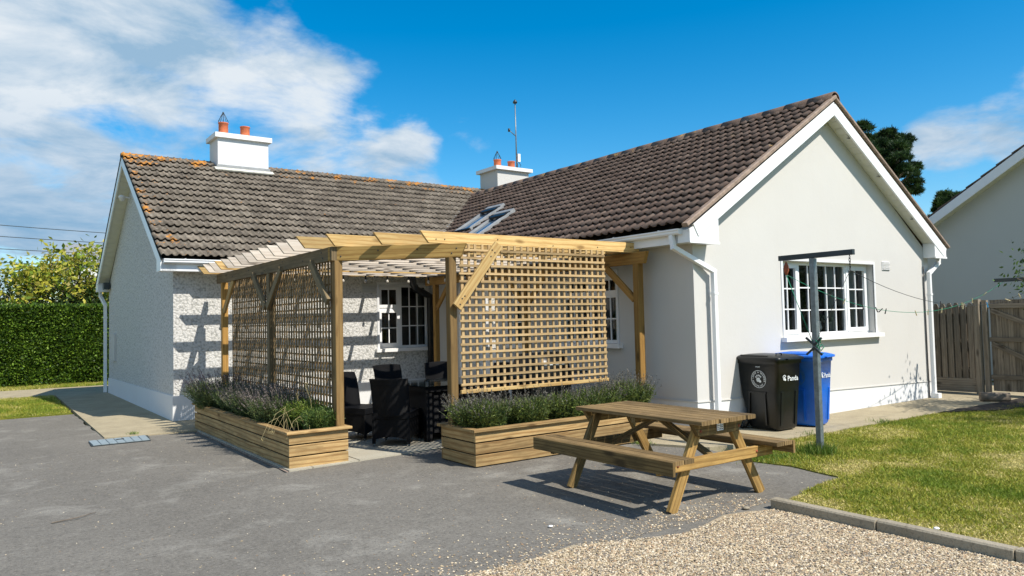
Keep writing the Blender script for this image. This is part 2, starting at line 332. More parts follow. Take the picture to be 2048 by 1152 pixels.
# ------------------------------------------------------------------ builders
def wloc(o):
    v = Vector((0, 0, 0))
    while o is not None:
        v = v + Vector(o.location); o = o.parent
    return v
def chain(o):
    v = Vector((0, 0, 0))
    while o.parent is not None:
        v = v + Vector(o.location); o = o.parent
    return v
def tag(o, label=None, cat=None, group=None, kind=None):
    if label: o['label'] = label
    if cat: o['category'] = cat
    if group: o['group'] = group
    if kind: o['kind'] = kind
    return o
def empty(name, loc, label=None, cat=None, group=None, rotz=0.0, parent=None):
    o = bpy.data.objects.new(name, None); COL.objects.link(o); o.empty_display_size = 0.2
    o.location = Vector(loc) - (wloc(parent) if parent else Vector((0, 0, 0)))
    o.rotation_euler = (0, 0, rotz)
    if parent: o.parent = parent
    tag(o, label, cat, group); return o
def frame(o):
    """local-space marker: builds inside a rotated thing use local=True"""
    return o
class MB:
    def __init__(s, xf=None): s.v = []; s.f = []; s.uv = []; s.xf = xf; s.sm = []
    def add(s, verts, faces, uvs=None, smooth=False):
        b = len(s.v)
        for p in verts:
            p = Vector(p); s.v.append(s.xf(p) if s.xf else p)
        for i, f in enumerate(faces):
            s.f.append([b + k for k in f]); s.sm.append(smooth)
            s.uv.append(uvs[i] if uvs else [(0.0, 0.0)] * len(f))
        return s
    def box(s, x0, x1, y0, y1, z0, z1):
        d = (x1 - x0, y1 - y0, z1 - z0); ax = max(range(3), key=lambda i: abs(d[i]))
        c = [Vector(((x0 + x1) / 2, (y0 + y1) / 2, (z0 + z1) / 2))][0]
        e = [Vector((1, 0, 0)), Vector((0, 1, 0)), Vector((0, 0, 1))]
        a = e[ax]; u = e[2] if ax != 2 else e[1]
        dd = lambda v: abs(v.x * d[0] + v.y * d[1] + v.z * d[2])
        w = u.cross(a)
        return s.board(c - a * dd(a) / 2, c + a * dd(a) / 2, dd(w), dd(u), u, 0)
    def board(s, p0, p1, w, h, up=(0, 0, 1), ch=0.0, cut0=None, cut1=None):
        """box from p0 to p1, w across, h along up; cut0/cut1 shift the end's top (+) or bottom (-) corner along the length"""
        p0 = Vector(p0); p1 = Vector(p1); a = (p1 - p0); ln = a.length; a.normalize()
        up = Vector(up); u = (up - a * up.dot(a)).normalized(); r = u.cross(a)
        if ch <= 0: prof = [(-w / 2, -h / 2), (w / 2, -h / 2), (w / 2, h / 2), (-w / 2, h / 2)]
        else:
            c = min(ch, w * 0.3, h * 0.3)
            prof = [(-w / 2 + c, -h / 2), (w / 2 - c, -h / 2), (w / 2, -h / 2 + c), (w / 2, h / 2 - c), (w / 2 - c, h / 2), (-w / 2 + c, h / 2), (-w / 2, h / 2 - c), (-w / 2, -h / 2 + c)]
        n = len(prof); vs_ = []
        for q, (e, cut) in enumerate(((p0, cut0), (p1, cut1))):
            for (x, y) in prof:
                sh = 0.0
                if cut:
                    t = 0.5 - y / h  # 0 at top, 1 at bottom
                    sh = cut * t if cut > 0 else -cut * (1 - t)
                    if q == 1: sh = -sh
                vs_.append(e + r * x + u * y + a * sh)
        fs = []; uvs = []; ou = R_.uniform(0, 50); ov = R_.uniform(0, 50); acc = 0.0
        for i in range(n):
            j = (i + 1) % n; fs.append([i, j, n + j, n + i])
            d = math.dist(prof[i], prof[j])
            uvs.append([(ou, ov + acc), (ou, ov + acc + d), (ou + ln, ov + acc + d), (ou + ln, ov + acc)]); acc += d
        fs.append(list(range(n))[::-1]); uvs.append([(ou + prof[i][1] * 0.3, ov + prof[i][0]) for i in range(n)][::-1])
        fs.append([n + i for i in range(n)]); uvs.append([(ou + 7 + prof[i][1] * 0.3, ov + prof[i][0]) for i in range(n)])
        # the profile runs counter-clockwise seen from +a, make normals point out
        fs = [f[::-1] for f in fs]; uvs = [q[::-1] for q in uvs]
        return s.add(vs_, fs, uvs)
    def tube(s, pts, r0, r1=None, n=8, caps=True, smooth=True):
        r1 = r0 if r1 is None else r1; pts = [Vector(p) for p in pts]; m = len(pts); vs_ = []
        for i, p in enumerate(pts):
            d = (pts[min(i + 1, m - 1)] - pts[max(i - 1, 0)]).normalized()
            a = Vector((0, 0, 1)) if abs(d.z) < 0.9 else Vector((1, 0, 0))
            u = d.cross(a).normalized(); w = d.cross(u); rr = r0 + (r1 - r0) * i / max(1, m - 1)
            for k in range(n):
                t = 2 * math.pi * k / n; vs_.append(p + u * math.cos(t) * rr + w * math.sin(t) * rr)
        fs = []
        for i in range(m - 1):
            for k in range(n):
                k2 = (k + 1) % n; fs.append([i * n + k, i * n + k2, (i + 1) * n + k2, (i + 1) * n + k])
        s.add(vs_, fs, None, smooth)
        if caps:
            b = len(s.v) - len(vs_)
            s.f.append([b + k for k in range(n)][::-1]); s.uv.append([(0, 0)] * n); s.sm.append(False)
            s.f.append([b + (m - 1) * n + k for k in range(n)]); s.uv.append([(0, 0)] * n); s.sm.append(False)
        return s
    def lathe(s, c, prof, n=20, smooth=True):
        c = Vector(c); vs_ = []; m = len(prof)
        for (r, z) in prof:
            for k in range(n):
                t = 2 * math.pi * k / n; vs_.append(c + Vector((r * math.cos(t), r * math.sin(t), z)))
        fs = [[i * n + k, i * n + (k + 1) % n, (i + 1) * n + (k + 1) % n, (i + 1) * n + k] for i in range(m - 1) for k in range(n)]
        return s.add(vs_, fs, None, smooth)
    def poly(s, pts, z0, z1):
        n = len(pts); vs_ = [(x, y, z0) for x, y in pts] + [(x, y, z1) for x, y in pts]
        fs = [list(range(n))[::-1], [n + i for i in range(n)]] + [[i, (i + 1) % n, n + (i + 1) % n, n + i] for i in range(n)]
        return s.add(vs_, fs)
    def sheet(s, pts, z):
        return s.add([(x, y, z) for x, y in pts], [list(range(len(pts)))])
    def build(s, name, mat, parent=None, origin=None, local=False):
        me = bpy.data.meshes.new(name)
        if origin is None:
            o = sum(s.v, Vector()) / max(1, len(s.v))
        else: o = Vector(origin)
        me.from_pydata([tuple(p - o) for p in s.v], [], s.f)
        uvl = me.uv_layers.new(name='UVMap')
        flat = [c for q in s.uv for p in q for c in p]
        uvl.data.foreach_set('uv', flat)
        me.polygons.foreach_set('use_smooth', s.sm)
        me.materials.append(mat); me.update()
        ob = bpy.data.objects.new(name, me); COL.objects.link(ob)
        if parent is not None:
            ob.parent = parent; ob.location = o - chain(parent) if local else o - wloc(parent)
        else: ob.location = o
        return ob
def add_bevel(ob, w, seg=2):
    b = ob.modifiers.new('bevel', 'BEVEL'); b.width = w; b.segments = seg; b.limit_method = 'ANGLE'; b.angle_limit = math.radians(35)
    return ob
def bd(name, mat, parent, p0, p1, w, h, up=(0, 0, 1), ch=0.0, local=False, **k):
    return MB().board(p0, p1, w, h, up, ch, **k).build(name, mat, parent, local=local)
def bx(name, mat, parent, x0, x1, y0, y1, z0, z1, local=False):
    return MB().box(x0, x1, y0, y1, z0, z1).build(name, mat, parent, local=local)
def copy_tree(o, parent=None):
    c = o.copy(); COL.objects.link(c); c.parent = parent
    for ch in list(o.children): copy_tree(ch, c)
    return c
def mesh_np(name, V, F, mat, parent=None, col=None, origin=(0, 0, 0), smooth=False):
    """fast mesh from numpy: V (n,3), F (m,k)"""
    V = np.asarray(V, np.float32) - np.asarray(origin, np.float32); F = np.asarray(F, np.int32)
    me = bpy.data.meshes.new(name); k = F.shape[1]
    me.vertices.add(len(V)); me.vertices.foreach_set('co', V.ravel())
    me.loops.add(F.size); me.loops.foreach_set('vertex_index', F.ravel())
    me.polygons.add(len(F)); me.polygons.foreach_set('loop_start', np.arange(len(F), dtype=np.int32) * k)
    me.update(calc_edges=True)
    if col is not None:
        a = me.color_attributes.new('Col', 'FLOAT_COLOR', 'POINT')
        c4 = np.ones((len(V), 4), np.float32); c4[:, :3] = col; a.data.foreach_set('color', c4.ravel())
    me.materials.append(mat)
    if smooth: me.polygons.foreach_set('use_smooth', [True] * len(F))
    ob = bpy.data.objects.new(name, me); COL.objects.link(ob)
    if parent is not None: ob.parent = parent; ob.location = Vector(origin) - wloc(parent)
    else: ob.location = origin
    return ob

# ------------------------------------------------------------------ ground and setting
def struct(name, mb, mat, **k):
    o = mb.build(name, mat, **k); o['kind'] = 'structure'; return o
def wobble(pts, amp=0.05, step=0.25, seed=1, closed=True):
    r = random.Random(seed); out = []; n = len(pts)
    for i in range(n if closed else n - 1):
        a = Vector((*pts[i], 0)); b = Vector((*pts[(i + 1) % n], 0)); d = (b - a).length; m = max(1, int(d / step))
        if d > 30: m = 1
        nn = Vector((-(b - a).y, (b - a).x, 0)).normalized()
        for q in range(m):
            p = a.lerp(b, q / m) + (nn * r.uniform(-amp, amp) if q else Vector((0, 0, 0))); out.append((p.x, p.y))
    return out
struct('ground', MB().sheet([(-400, -400), (400, -400), (400, 500), (-400, 500)], -0.06), M['lawn'])
drive = [(-30, 17.35), (1.62, 17.2), (1.62, 12.95), (2.85, 12.75), (2.85, 8.42), (5.2, 8.62), (7.1, 7.1), (7.4, 6.15), (7.12, 5.35), (7.3, 4.9), (7.14, 4.5), (7.1, 4.2), (6.6, 4.15), (5.9, 4.02), (5.56, 3.96), (5.56, -8), (-30, -8)]
struct('driveway', MB().sheet(wobble(drive, 0.035, 0.3, 3), 0.0), M['asphalt'])
lawn = [(7.12, 5.40), (7.45, 5.75), (8.73, 5.93), (12.5, 5.86), (13.3, 5.5), (30, 5.2), (30, -12), (5.6, -12), (5.6, 3.98), (5.95, 4.06), (6.6, 4.22), (7.06, 4.24), (7.1, 4.5), (7.2, 4.9)]
struct('lawn', MB().poly(wobble(lawn, 0.03, 0.3, 5), -0.05, 0.012), M['lawn'])
struct('path', MB().poly(wobble([(7.05, 7.5), (7.1, 6.9), (7.42, 6.2), (8.7, 5.93), (12.5, 5.86), (14.2, 5.80), (18.5, 5.6), (18.5, 9.2), (7.05, 9.2)], 0.012, 0.3, 9), -0.05, 0.028), M['concrete'])
struct('path', MB().poly([(1.62, 12.95), (2.0, 12.82), (2.95, 12.72), (4.5, 12.8), (4.5, 14.5), (2.95, 14.5), (2.95, 22.0), (12.0, 22.0), (12.0, 25.2), (-30, 25.2), (-30, 22.45), (1.70, 22.4)], -0.05, 0.02), M['concrete'])
struct('lawn', MB().poly(wobble([(-30, 22.42), (-30, 17.4), (0.4, 17.42), (1.60, 17.25), (1.66, 22.35)], 0.03, 0.3, 6), -0.05, 0.014), M['lawn'])
struct('flower_bed', MB().poly(wobble([(12.6, 5.84), (13.4, 5.35), (15.0, 5.1), (30, 4.9), (30, 5.5), (18.4, 5.6), (14.2, 5.78)], 0.04, 0.3, 8), -0.05, 0.036), M['soil'])
struct('gravel_bed', MB().sheet(wobble([(-30, 4.25), (2.5, 4.25), (3.1, 4.2), (3.55, 4.27), (3.9, 4.12), (4.4, 3.96), (5.05, 4.1), (5.5, 3.95), (5.54, -8), (-30, -8)], 0.035, 0.2, 4), 0.004), M['gravel_bed'])
patio = MB().poly([(2.88, 8.44), (5.2, 8.64), (8.1, 8.64), (8.1, 14.3), (2.88, 14.3)], -0.05, 0.0035); patio = struct('patio', patio, M['mortar'], origin=(5, 11, 0))
slab_pts = []
def slab_grid():
    xs = [2.60 + 0.59 * i for i in range(10)]; ys = [8.45 + 0.585 * j for j in range(10)]
    for i in range(9):
        for j in range(10):
            x0, x1 = max(2.9, xs[i]) + .005, min(8.05, xs[i + 1]) - .005; y0, y1 = ys[j] + .005, ys[j] + .58
            if j == 0:
                y0a = 8.43 + (x0 - 2.9) * 0.07; y0b = 8.43 + (x1 - 2.9) * 0.07
            else: y0a = y0b = y0
            if x1 - x0 < .1: continue
            z = 0.018 + R_.uniform(-.002, .002)
            mb = MB().poly([(x0, y0a), (x1, y0b), (x1, y1), (x0, y1)], 0.0, z)
            mb.build('paving_slab', M['slab'], patio)
slab_grid()
# kerb stones along the right lawn, each a piece of its own
kerb = empty('kerb', (5.55, 2.0, 0)); kerb['kind'] = 'structure'
y = 3.98
for i in range(8):
    o = MB().board((5.575, y, 0.022), (5.560, y - 0.915, 0.022), 0.10, 0.13, (0, 0, 1), 0.012).build('kerb_stone', M['kerb'], kerb); y -= 0.925
# drain cover
def grate():
    t = empty('drain_cover', (1.75, 12.45, 0), 'ribbed blue-grey drain cover set in the tarmac by the pebbledash gable', 'drain cover')
    mb = MB().poly([(1.36, 12.18), (2.13, 12.18), (2.19, 12.76), (1.38, 12.70)], 0.002, 0.014); mb.build('frame', M['steel_dark'], t)
    for i in range(7):
        x0 = 1.385 + i * 0.106; x1 = x0 + 0.098; s = 0.004 * i
        MB().poly([(x0, 12.2), (x1, 12.2), (x1 + .03 * i / 7, 12.71 + s), (x0 + .03 * i / 7, 12.70 + s)], 0.014, 0.024).build('slat', M['grate'], t)
    MB().tube([(1.72, 12.50, 0.026), (1.82, 12.50, 0.026)], 0.012, n=6).build('handle', M['steel_dark'], t)
grate()

# ------------------------------------------------------------------ house
XA, YA, YB = 2.87, 14.30, 22.1          # old wing: gable plane, front wall, rear wall
XC, XD, YG = 8.10, 14.78, 6.95          # new wing: side wall, far side wall, gable plane
RX, RZ, EZ = 11.42, 5.16, 2.86          # new wing ridge
house = empty('house', (8, 14, 0), 'white L-shaped bungalow with brown and grey tiled roofs and two chimneys', 'house')
def wall_holes(name, mat, o, a, n, length, z0, z1, thick, holes, parent=house, top=None):
    """wall in local (s,z) with rectangular holes; a = along, n = outward normal"""
    o = Vector(o); a = Vector(a); n = Vector(n)
    mb = MB(lambda p: o + a * p.x + n * p.y + Vector((0, 0, p.z)))
    ss = sorted({0.0, length, *[h[0] for h in holes], *[h[1] for h in holes]}); zs = sorted({z0, z1, *[h[2] for h in holes], *[h[3] for h in holes]})
    V = []; F = []
    for i in range(len(ss) - 1):
        for j in range(len(zs) - 1):
            sm, zm = (ss[i] + ss[i + 1]) / 2, (zs[j] + zs[j + 1]) / 2
            if any(h[0] < sm < h[1] and h[2] < zm < h[3] for h in holes): continue
            for yy in (0.0, -thick):
                b = len(V); V += [(ss[i], yy, zs[j]), (ss[i + 1], yy, zs[j]), (ss[i + 1], yy, zs[j + 1]), (ss[i], yy, zs[j + 1])]; F.append([b, b + 1, b + 2, b + 3])
    for h in holes:
        c = [(h[0], h[2]), (h[1], h[2]), (h[1], h[3]), (h[0], h[3])]
        for q in range(4):
            p, r = c[q], c[(q + 1) % 4]; b = len(V)
            V += [(p[0], 0, p[1]), (r[0], 0, r[1]), (r[0], -thick, r[1]), (p[0], -thick, p[1])]; F.append([b, b + 1, b + 2, b + 3])
    if top:                                   # gable triangle
        for yy in (0.0, -thick):
            b = len(V); V += [(0, yy, z1), (length, yy, z1), (top[0], yy, top[1])]; F.append([b, b + 1, b + 2])
    mb.add(V, F)
    return mb.build(name, mat, parent)
# openings (s measured along each wall)
WM = (10.16 - XC, 12.80 - XC, 1.30, 2.49)            # gable window
WL = (6.86 - XA, 8.07 - XA, 1.13, 2.47)              # old wing window
sideY = lambda y: 14.3 - y
W2 = (sideY(9.90), sideY(8.50), 1.26, 2.36); W3 = (sideY(11.42), sideY(10.86), 1.22, 2.36); DR = (sideY(12.52), sideY(11.72), 0.06, 2.30)
wall_holes('wall', M['wall'], (XC, YG, 0), (1, 0, 0), (0, -1, 0), XD - XC, 0.0, 2.75, 0.28, [WM], top=(RX - XC, RZ - 0.12))
wall_holes('wall', M['wall'], (XC, 14.3, 0), (0, -1, 0), (-1, 0, 0), 14.3 - YG, 0.0, 2.78, 0.28, [W2, W3, DR])
wall_holes('wall', M['dash'], (XA, YA, 0), (1, 0, 0), (0, -1, 0), XC - XA + 0.02, 0.0, 2.78, 0.28, [WL])
wall_holes('wall', M['dash'], (XA, YB, 0), (0, -1, 0), (-1, 0, 0), YB - YA, 0.0, 2.78, 0.28, [], top=((YB - YA) / 2, 5.36))
MB().box(XD - 0.28, XD, YG + 0.02, 22.0, 0, 2.75).build('wall', M['wall'], house)
MB().box(XA + 0.05, XD, YB - 0.28, YB - 0.02, 0, 2.75).build('wall', M['dash'], house)
# plinths, 18 mm proud
def slopebox(x0, x1, y0, y1, za, zb, axis='x'):
    V = [(x0, y0, 0 - .02), (x1, y0, -.02), (x1, y1, -.02), (x0, y1, -.02), (x0, y0, za), (x1, y0, zb if axis == 'x' else za), (x1, y1, zb), (x0, y1, za if axis == 'x' else zb)]
    return MB().add(V, [[3, 2, 1, 0], [4, 5, 6, 7], [0, 1, 5, 4], [1, 2, 6, 5], [2, 3, 7, 6], [3, 0, 4, 7]])
slopebox(XC - 0.004, XD + 0.004, YG - 0.004, YG + 0.05, 0.465, 0.325).build('plinth', M['plinth'], house)
MB().board((XC - .016, YG - .008, .472), (XD + .014, YG - .008, .332), .02, .014).build('drip_bead', M['wall'], house)
MB().board((XC - .008, YG + .003, .472), (XC - .008, 11.7, .472), .02, .014).build('drip_bead', M['wall'], house)
slopebox(XC - 0.004, XC + 0.05, YG + 0.05, 11.7, 0.465, 0.465).build('plinth', M['plinth'], house)
slopebox(XA - 0.018, XC - 0.02, YA - 0.018, YA + 0.05, 0.46, 0.46).build('plinth', M['plinth'], house)
slopebox(XA - 0.018, XA + 0.05, YA + 0.05, YB, 0.46, 0.40, 'y').build('plinth', M['plinth'], house)

def gable_piece():
    pass
# roof decks ---------------------------------------------------------
roof = empty('roof', (8, 14, 2.8), parent=house)
VY = 6.72                                    # new wing verge plane
def slab4(name, pts, th, mat, parent):
    n = (Vector(pts[1]) - Vector(pts[0])).cross(Vector(pts[2]) - Vector(pts[0])).normalized()
    if n.z < 0: n = -n
    V = [Vector(p) for p in pts] + [Vector(p) - n * th for p in pts]
    return MB().add(V, [[0, 1, 2, 3], [7, 6, 5, 4], [0, 4, 5, 1], [1, 5, 6, 2], [2, 6, 7, 3], [3, 7, 4, 0]]).build(name, mat, parent)
mR = (RZ - 0.05 - (EZ - 0.03)) / (RX - 7.80)
slab4('deck', [(7.84, VY + .03, EZ - .05), (7.84, 18, EZ - .05), (RX, 18, RZ - .07), (RX, VY + .03, RZ - .07)], 0.05, M['dark'], roof)
slab4('deck', [(RX, VY + .03, RZ - .07), (RX, 18, RZ - .07), (15.02, 18, EZ - .05), (15.02, VY + .03, EZ - .05)], 0.05, M['tile_brown'], roof)
LZ, LE, LX = 5.50, 2.86, 2.60                # old wing ridge height, eave height, verge plane
slab4('deck', [(LX + .03, 13.98, LE - .04), (15.0, 13.98, LE - .04), (15.0, 18.2, LZ - .06), (LX + .03, 18.2, LZ - .06)], 0.05, M['dark'], roof)
slab4('deck', [(LX + .03, 18.2, LZ - .06), (15.0, 18.2, LZ - .06), (15.0, 22.45, LE - .04), (LX + .03, 22.45, LE - .04)], 0.05, M['tile_grey'], roof)

def tile_geo(w=0.33, l=0.34, amp=0.034, n=14, th=0.018, old=False):
    """double roman tile: two rolls with flats between; x across, y up the slope, front edge at y=0"""
    V = []; F = []
    xs = np.linspace(-w / 2, w / 2 + 0.012, n + 1)
    def h(x):
        t = ((x + w / 2) / (w / 2)) % 1.0
        return amp * max(0.0, math.sin(math.pi * min(1, t / 0.52))) ** 0.8 if t < 0.52 else 0.0
    for (yy, dz) in ((0.0, 0.048), (l, 0.0)):
        for x in xs: V.append((x, yy, h(x) + dz))
    for x in xs: V.append((x, 0.002, h(x) + 0.048 - 0.013))
    m = n + 1
    for i in range(n):
        F.append([i, i + 1, m + i + 1, m + i]); F.append([2 * m + i, 2 * m + i + 1, i + 1, i])
    F.append([0, m, 2 * m])
    return V, F
def tile_mesh(name, mat, amp):
    V, F = tile_geo(w=(.26 if mat is M['tile_grey'] else .33), amp=amp); me = bpy.data.meshes.new(name); me.from_pydata(V, [], F); me.materials.append(mat)
    for p in me.polygons: p.use_smooth = len(p.vertices) == 4
    me.update()
    # keep lip edge sharp
    return me
tm_b = tile_mesh('roof_tile', M['tile_brown'], 0.036); tm_g = tile_mesh('roof_tile', M['tile_grey'], 0.036)
tiles = []
def place_tiles():
    # new wing west slope
    sl = Vector((RX - 7.74, 0, RZ - EZ)).normalized(); nrm = Vector((-sl.z, 0, sl.x)); rotm = Matrix((Vector((0, -1, 0)), sl, nrm)).transposed()
    L_ = math.hypot(RX - 7.74, RZ - EZ); rows = 17; g = (L_ - 0.03) / rows
    skip = [((8.95, 9.85), (13.95, 14.62)), ((8.35, 9.42), (12.92, 13.58))]
    for r in range(rows):
        for c in range(36):
            y = VY + 0.165 + 0.033 + 0.3305 * c; p = Vector((7.74, y, EZ + 0.012)) + sl * (g * r) + nrm * 0.012
            vy = 13.95 + (p.x - 7.75) * 1.02
            if y > vy + 0.25: continue
            if any(a[0] < p.x + 0.13 < a[1] and b[0] < y < b[1] for a, b in skip): continue
            tiles.append((p, rotm, 'b', r))
    # old wing front slope
    sl = Vector((0, 18.2 - 13.93, LZ - LE)).normalized(); nrm = Vector((0, -sl.z, sl.y)); rotm = Matrix((Vector((1, 0, 0)), sl, nrm)).transposed()
    L_ = math.hypot(18.2 - 13.93, LZ - LE); rows = 16; g = (L_ - 0.03) / rows
    for r in range(rows):
        for c in range(37):
            x = LX + 0.13 + 0.2605 * c; p = Vector((x, 13.93, LE + 0.012)) + sl * (g * r) + nrm * 0.010
            vx = 7.75 + (p.y - 13.95) / 1.02
            if x > vx + 0.25: continue
            if 4.56 < x < 5.66 and p.y > 17.62: continue
            tiles.append((p, rotm, 'g', r))
place_tiles()
tiles.sort(key=lambda t: (t[0] - Vector((0, 0, 1.65))).length)
def tile_matrix(p, rotm):
    j = Matrix.Rotation(R_.gauss(0, 0.015), 3, 'Z') @ Matrix.Rotation(R_.gauss(0, 0.010), 3, 'X')
    return Matrix.Translation(p + Vector((0, 0, R_.gauss(0, 0.0025)))) @ (rotm @ j).to_4x4()
rl = wloc(roof)
for i, (p, rm, k, r) in enumerate(tiles[:300]):
    o = bpy.data.objects.new('roof_tile', tm_b if k == 'b' else tm_g); COL.objects.link(o)
    o.parent = roof; o.matrix_local = Matrix.Translation(-rl) @ tile_matrix(p, rm)
for k, mat, amp in (('b', M['tile_brown'], 0.036), ('g', M['tile_grey'], 0.036)):
    V0, F0 = tile_geo(w=(.26 if k == 'g' else .33), amp=amp); mb = MB()
    for (p, rm, kk, r) in tiles[300:]:
        if kk != k: continue
        T = tile_matrix(p, rm); b = len(mb.v)
        mb.v += [T @ Vector(v) for v in V0]
        for f in F0: mb.f.append([b + q for q in f]); mb.uv.append([(0, 0)] * len(f)); mb.sm.append(len(f) == 4)
    o = mb.build('roof_tiles', mat, roof); o['kind'] = 'stuff'
# far slope of the new wing: verge tiles seen edge-on
sl = Vector((-(15.10 - RX), 0, RZ - EZ)).normalized(); nr = Vector((-sl.z, 0, sl.x)); nr = -nr if nr.z < 0 else nr
rm = Matrix((sl.cross(nr), sl, nr)).transposed()
for r in range(17):
    for c in range(2):
        p = Vector((15.10, VY + 0.165 + 0.33 * c, EZ + 0.012)) + sl * (0.253 * r)
        o = bpy.data.objects.new('verge_tile', tm_b); COL.objects.link(o); o.parent = roof; o.matrix_local = Matrix.Translation(-rl) @ tile_matrix(p, rm)
# ridge tiles
def half_round(p0, p1, r, mat, nm='ridge_tile', flat=0.85):
    p0 = Vector(p0); p1 = Vector(p1); a = (p1 - p0).normalized(); s = a.cross(Vector((0, 0, 1))).normalized(); V = []; n = 8
    for e in (p0, p1):
        for rr in (r, r - 0.02):
            for k in range(n + 1):
                t = math.pi * (k / n); V.append(e + s * math.cos(t) * rr + Vector((0, 0, math.sin(t) * rr * flat - 0.02)))
    m = n + 1; F = []
    for k in range(n):
        F += [[k, k + 1, 2 * m + k + 1, 2 * m + k], [k, m + k, m + k + 1, k + 1], [2 * m + k, 2 * m + k + 1, 3 * m + k + 1, 3 * m + k]]
    return MB().add(V, F, None, True).build(nm, mat, roof)
y = VY - 0.02
while y < 17.6:
    half_round((RX, y, RZ + R_.uniform(-.004, .004)), (RX, y + 0.438, RZ + R_.uniform(-.004, .004)), 0.135, M['tile_brown'], flat=1.0); y += 0.445
x = LX - 0.01
while x < 14.8:
    if not (4.45 < x + .2 < 5.68): half_round((x, 18.2, LZ - 0.025 + R_.uniform(-.004, .004)), (x + 0.438, 18.2, LZ - 0.025 + R_.uniform(-.004, .004)), 0.105, M['tile_grey'], flat=0.7)
    x += 0.445
bx('ridge_board', M['dark'], roof, RX - .02, RX + .02, VY + .05, 17.6, RZ - .3, RZ + .075)
bx('ridge_board', M['dark'], roof, LX + .06, 4.45, 18.18, 18.22, LZ - .3, LZ + .035)
bx('ridge_board', M['dark'], roof, 5.75, 14.7, 18.18, 18.22, LZ - .3, LZ + .035)
# valley lead and verge mortar
MB().board((7.72, 13.98, EZ + .06), (RX - .12, 17.72, RZ + 0.035), 0.12, 0.06, (0, 0, 1), .015).build('valley_flashing', M['lead'], roof)
MB().board((7.70, VY + 0.005, EZ + .015), (RX, VY + 0.005, RZ + .03), 0.10, 0.060, (0, 0, 1), .012).build('verge_mortar', M['mortar'], roof)
MB().board((15.14, VY + 0.005, EZ + .0), (RX, VY + 0.005, RZ + .02), 0.07, 0.05, (0, 0, 1), .01).build('verge_mortar', M['mortar'], roof)

# bargeboards, soffits, fascias, gutters ------------------------------
def rake_board(nm, mat, x, y, ax, p0, p1, w, h, parent=house): pass
hb = 0.19
def barge(p0, p1, w=0.03, h=hb, mat=M['upvc'], up=(0, 0, 1)):
    bd('bargeboard', mat, house, p0, p1, w, h, up, 0.004)
sR = (RZ - EZ) / (RX - 7.74)
zR = lambda x: (EZ - 0.02 + (x - 7.74) * sR) if x < RX else (EZ - 0.02 + (15.10 - x) * (RZ - EZ) / (15.10 - RX))
dz = 0.135
barge((7.92, VY + 0.015, zR(7.92) - dz), (RX + 0.03, VY + 0.0149, zR(RX) - dz + .02))
barge((15.02, VY + 0.018, zR(15.02) - dz), (RX - 0.02, VY + 0.018, zR(RX) - dz))
# boxed eave ends
def eave_box(x0, x1, zb, zt0, zt1, y0=VY + 0.012, y1=YG - .002):
    V = [(x0, y0, zb), (x1, y0, zb), (x1, y0, zt1), (x0, y0, zt0), (x0, y1, zb), (x1, y1, zb), (x1, y1, zt1), (x0, y1, zt0)]
    o = MB().add(V, [[0, 1, 2, 3], [7, 6, 5, 4], [0, 4, 5, 1], [1, 5, 6, 2], [2, 6, 7, 3], [3, 7, 4, 0]]).build('eave_box', M['upvc'], house)
    bx('trim', M['upvc'], o, x0 - .008, x1 + .008, y0 - .012, y0 - .0005, zb - .012, zb + .02)
eave_box(7.80, 8.40, 2.655, zR(7.80) - .05, zR(8.40) - .08)
eave_box(14.62, 15.06, 2.655, zR(14.62) - .08, zR(15.06) - .05)
# raking soffit boards of the new gable
def rake_soffit(x0, x1, ya, yb, m_, dz_, nboards):
    g = (x1 - x0) / nboards
    for i in range(nboards):
        a = x0 + g * i; b = a + g - 0.006 * (1 if g > 0 else -1)
        za, zb_ = zR(a) - dz_, zR(b) - dz_
        V = [(a, ya, za), (b, ya, zb_), (b, yb, zb_), (a, yb, za), (a, ya, za - .012), (b, ya, zb_ - .012), (b, yb, zb_ - .012), (a, yb, za - .012)]
        MB().add(V, [[0, 1, 2, 3], [7, 6, 5, 4], [0, 4, 5, 1], [1, 5, 6, 2], [2, 6, 7, 3], [3, 7, 4, 0]]).build('soffit_board', M['soffit'], house)
rake_soffit(8.42, RX - .01, VY + 0.034, YG - 0.003, sR, 0.205, 22)
rake_soffit(14.60, RX + .01, VY + 0.034, YG - 0.003, sR, 0.205, 22)
for xv in (11.95, 12.85, 13.95):
    zz = zR(xv) - 0.222; MB().box(xv - .07, xv + .07, VY + .06, VY + .085, zz - .004, zz + .0).build('soffit_vent', M['steel_dark'], house)
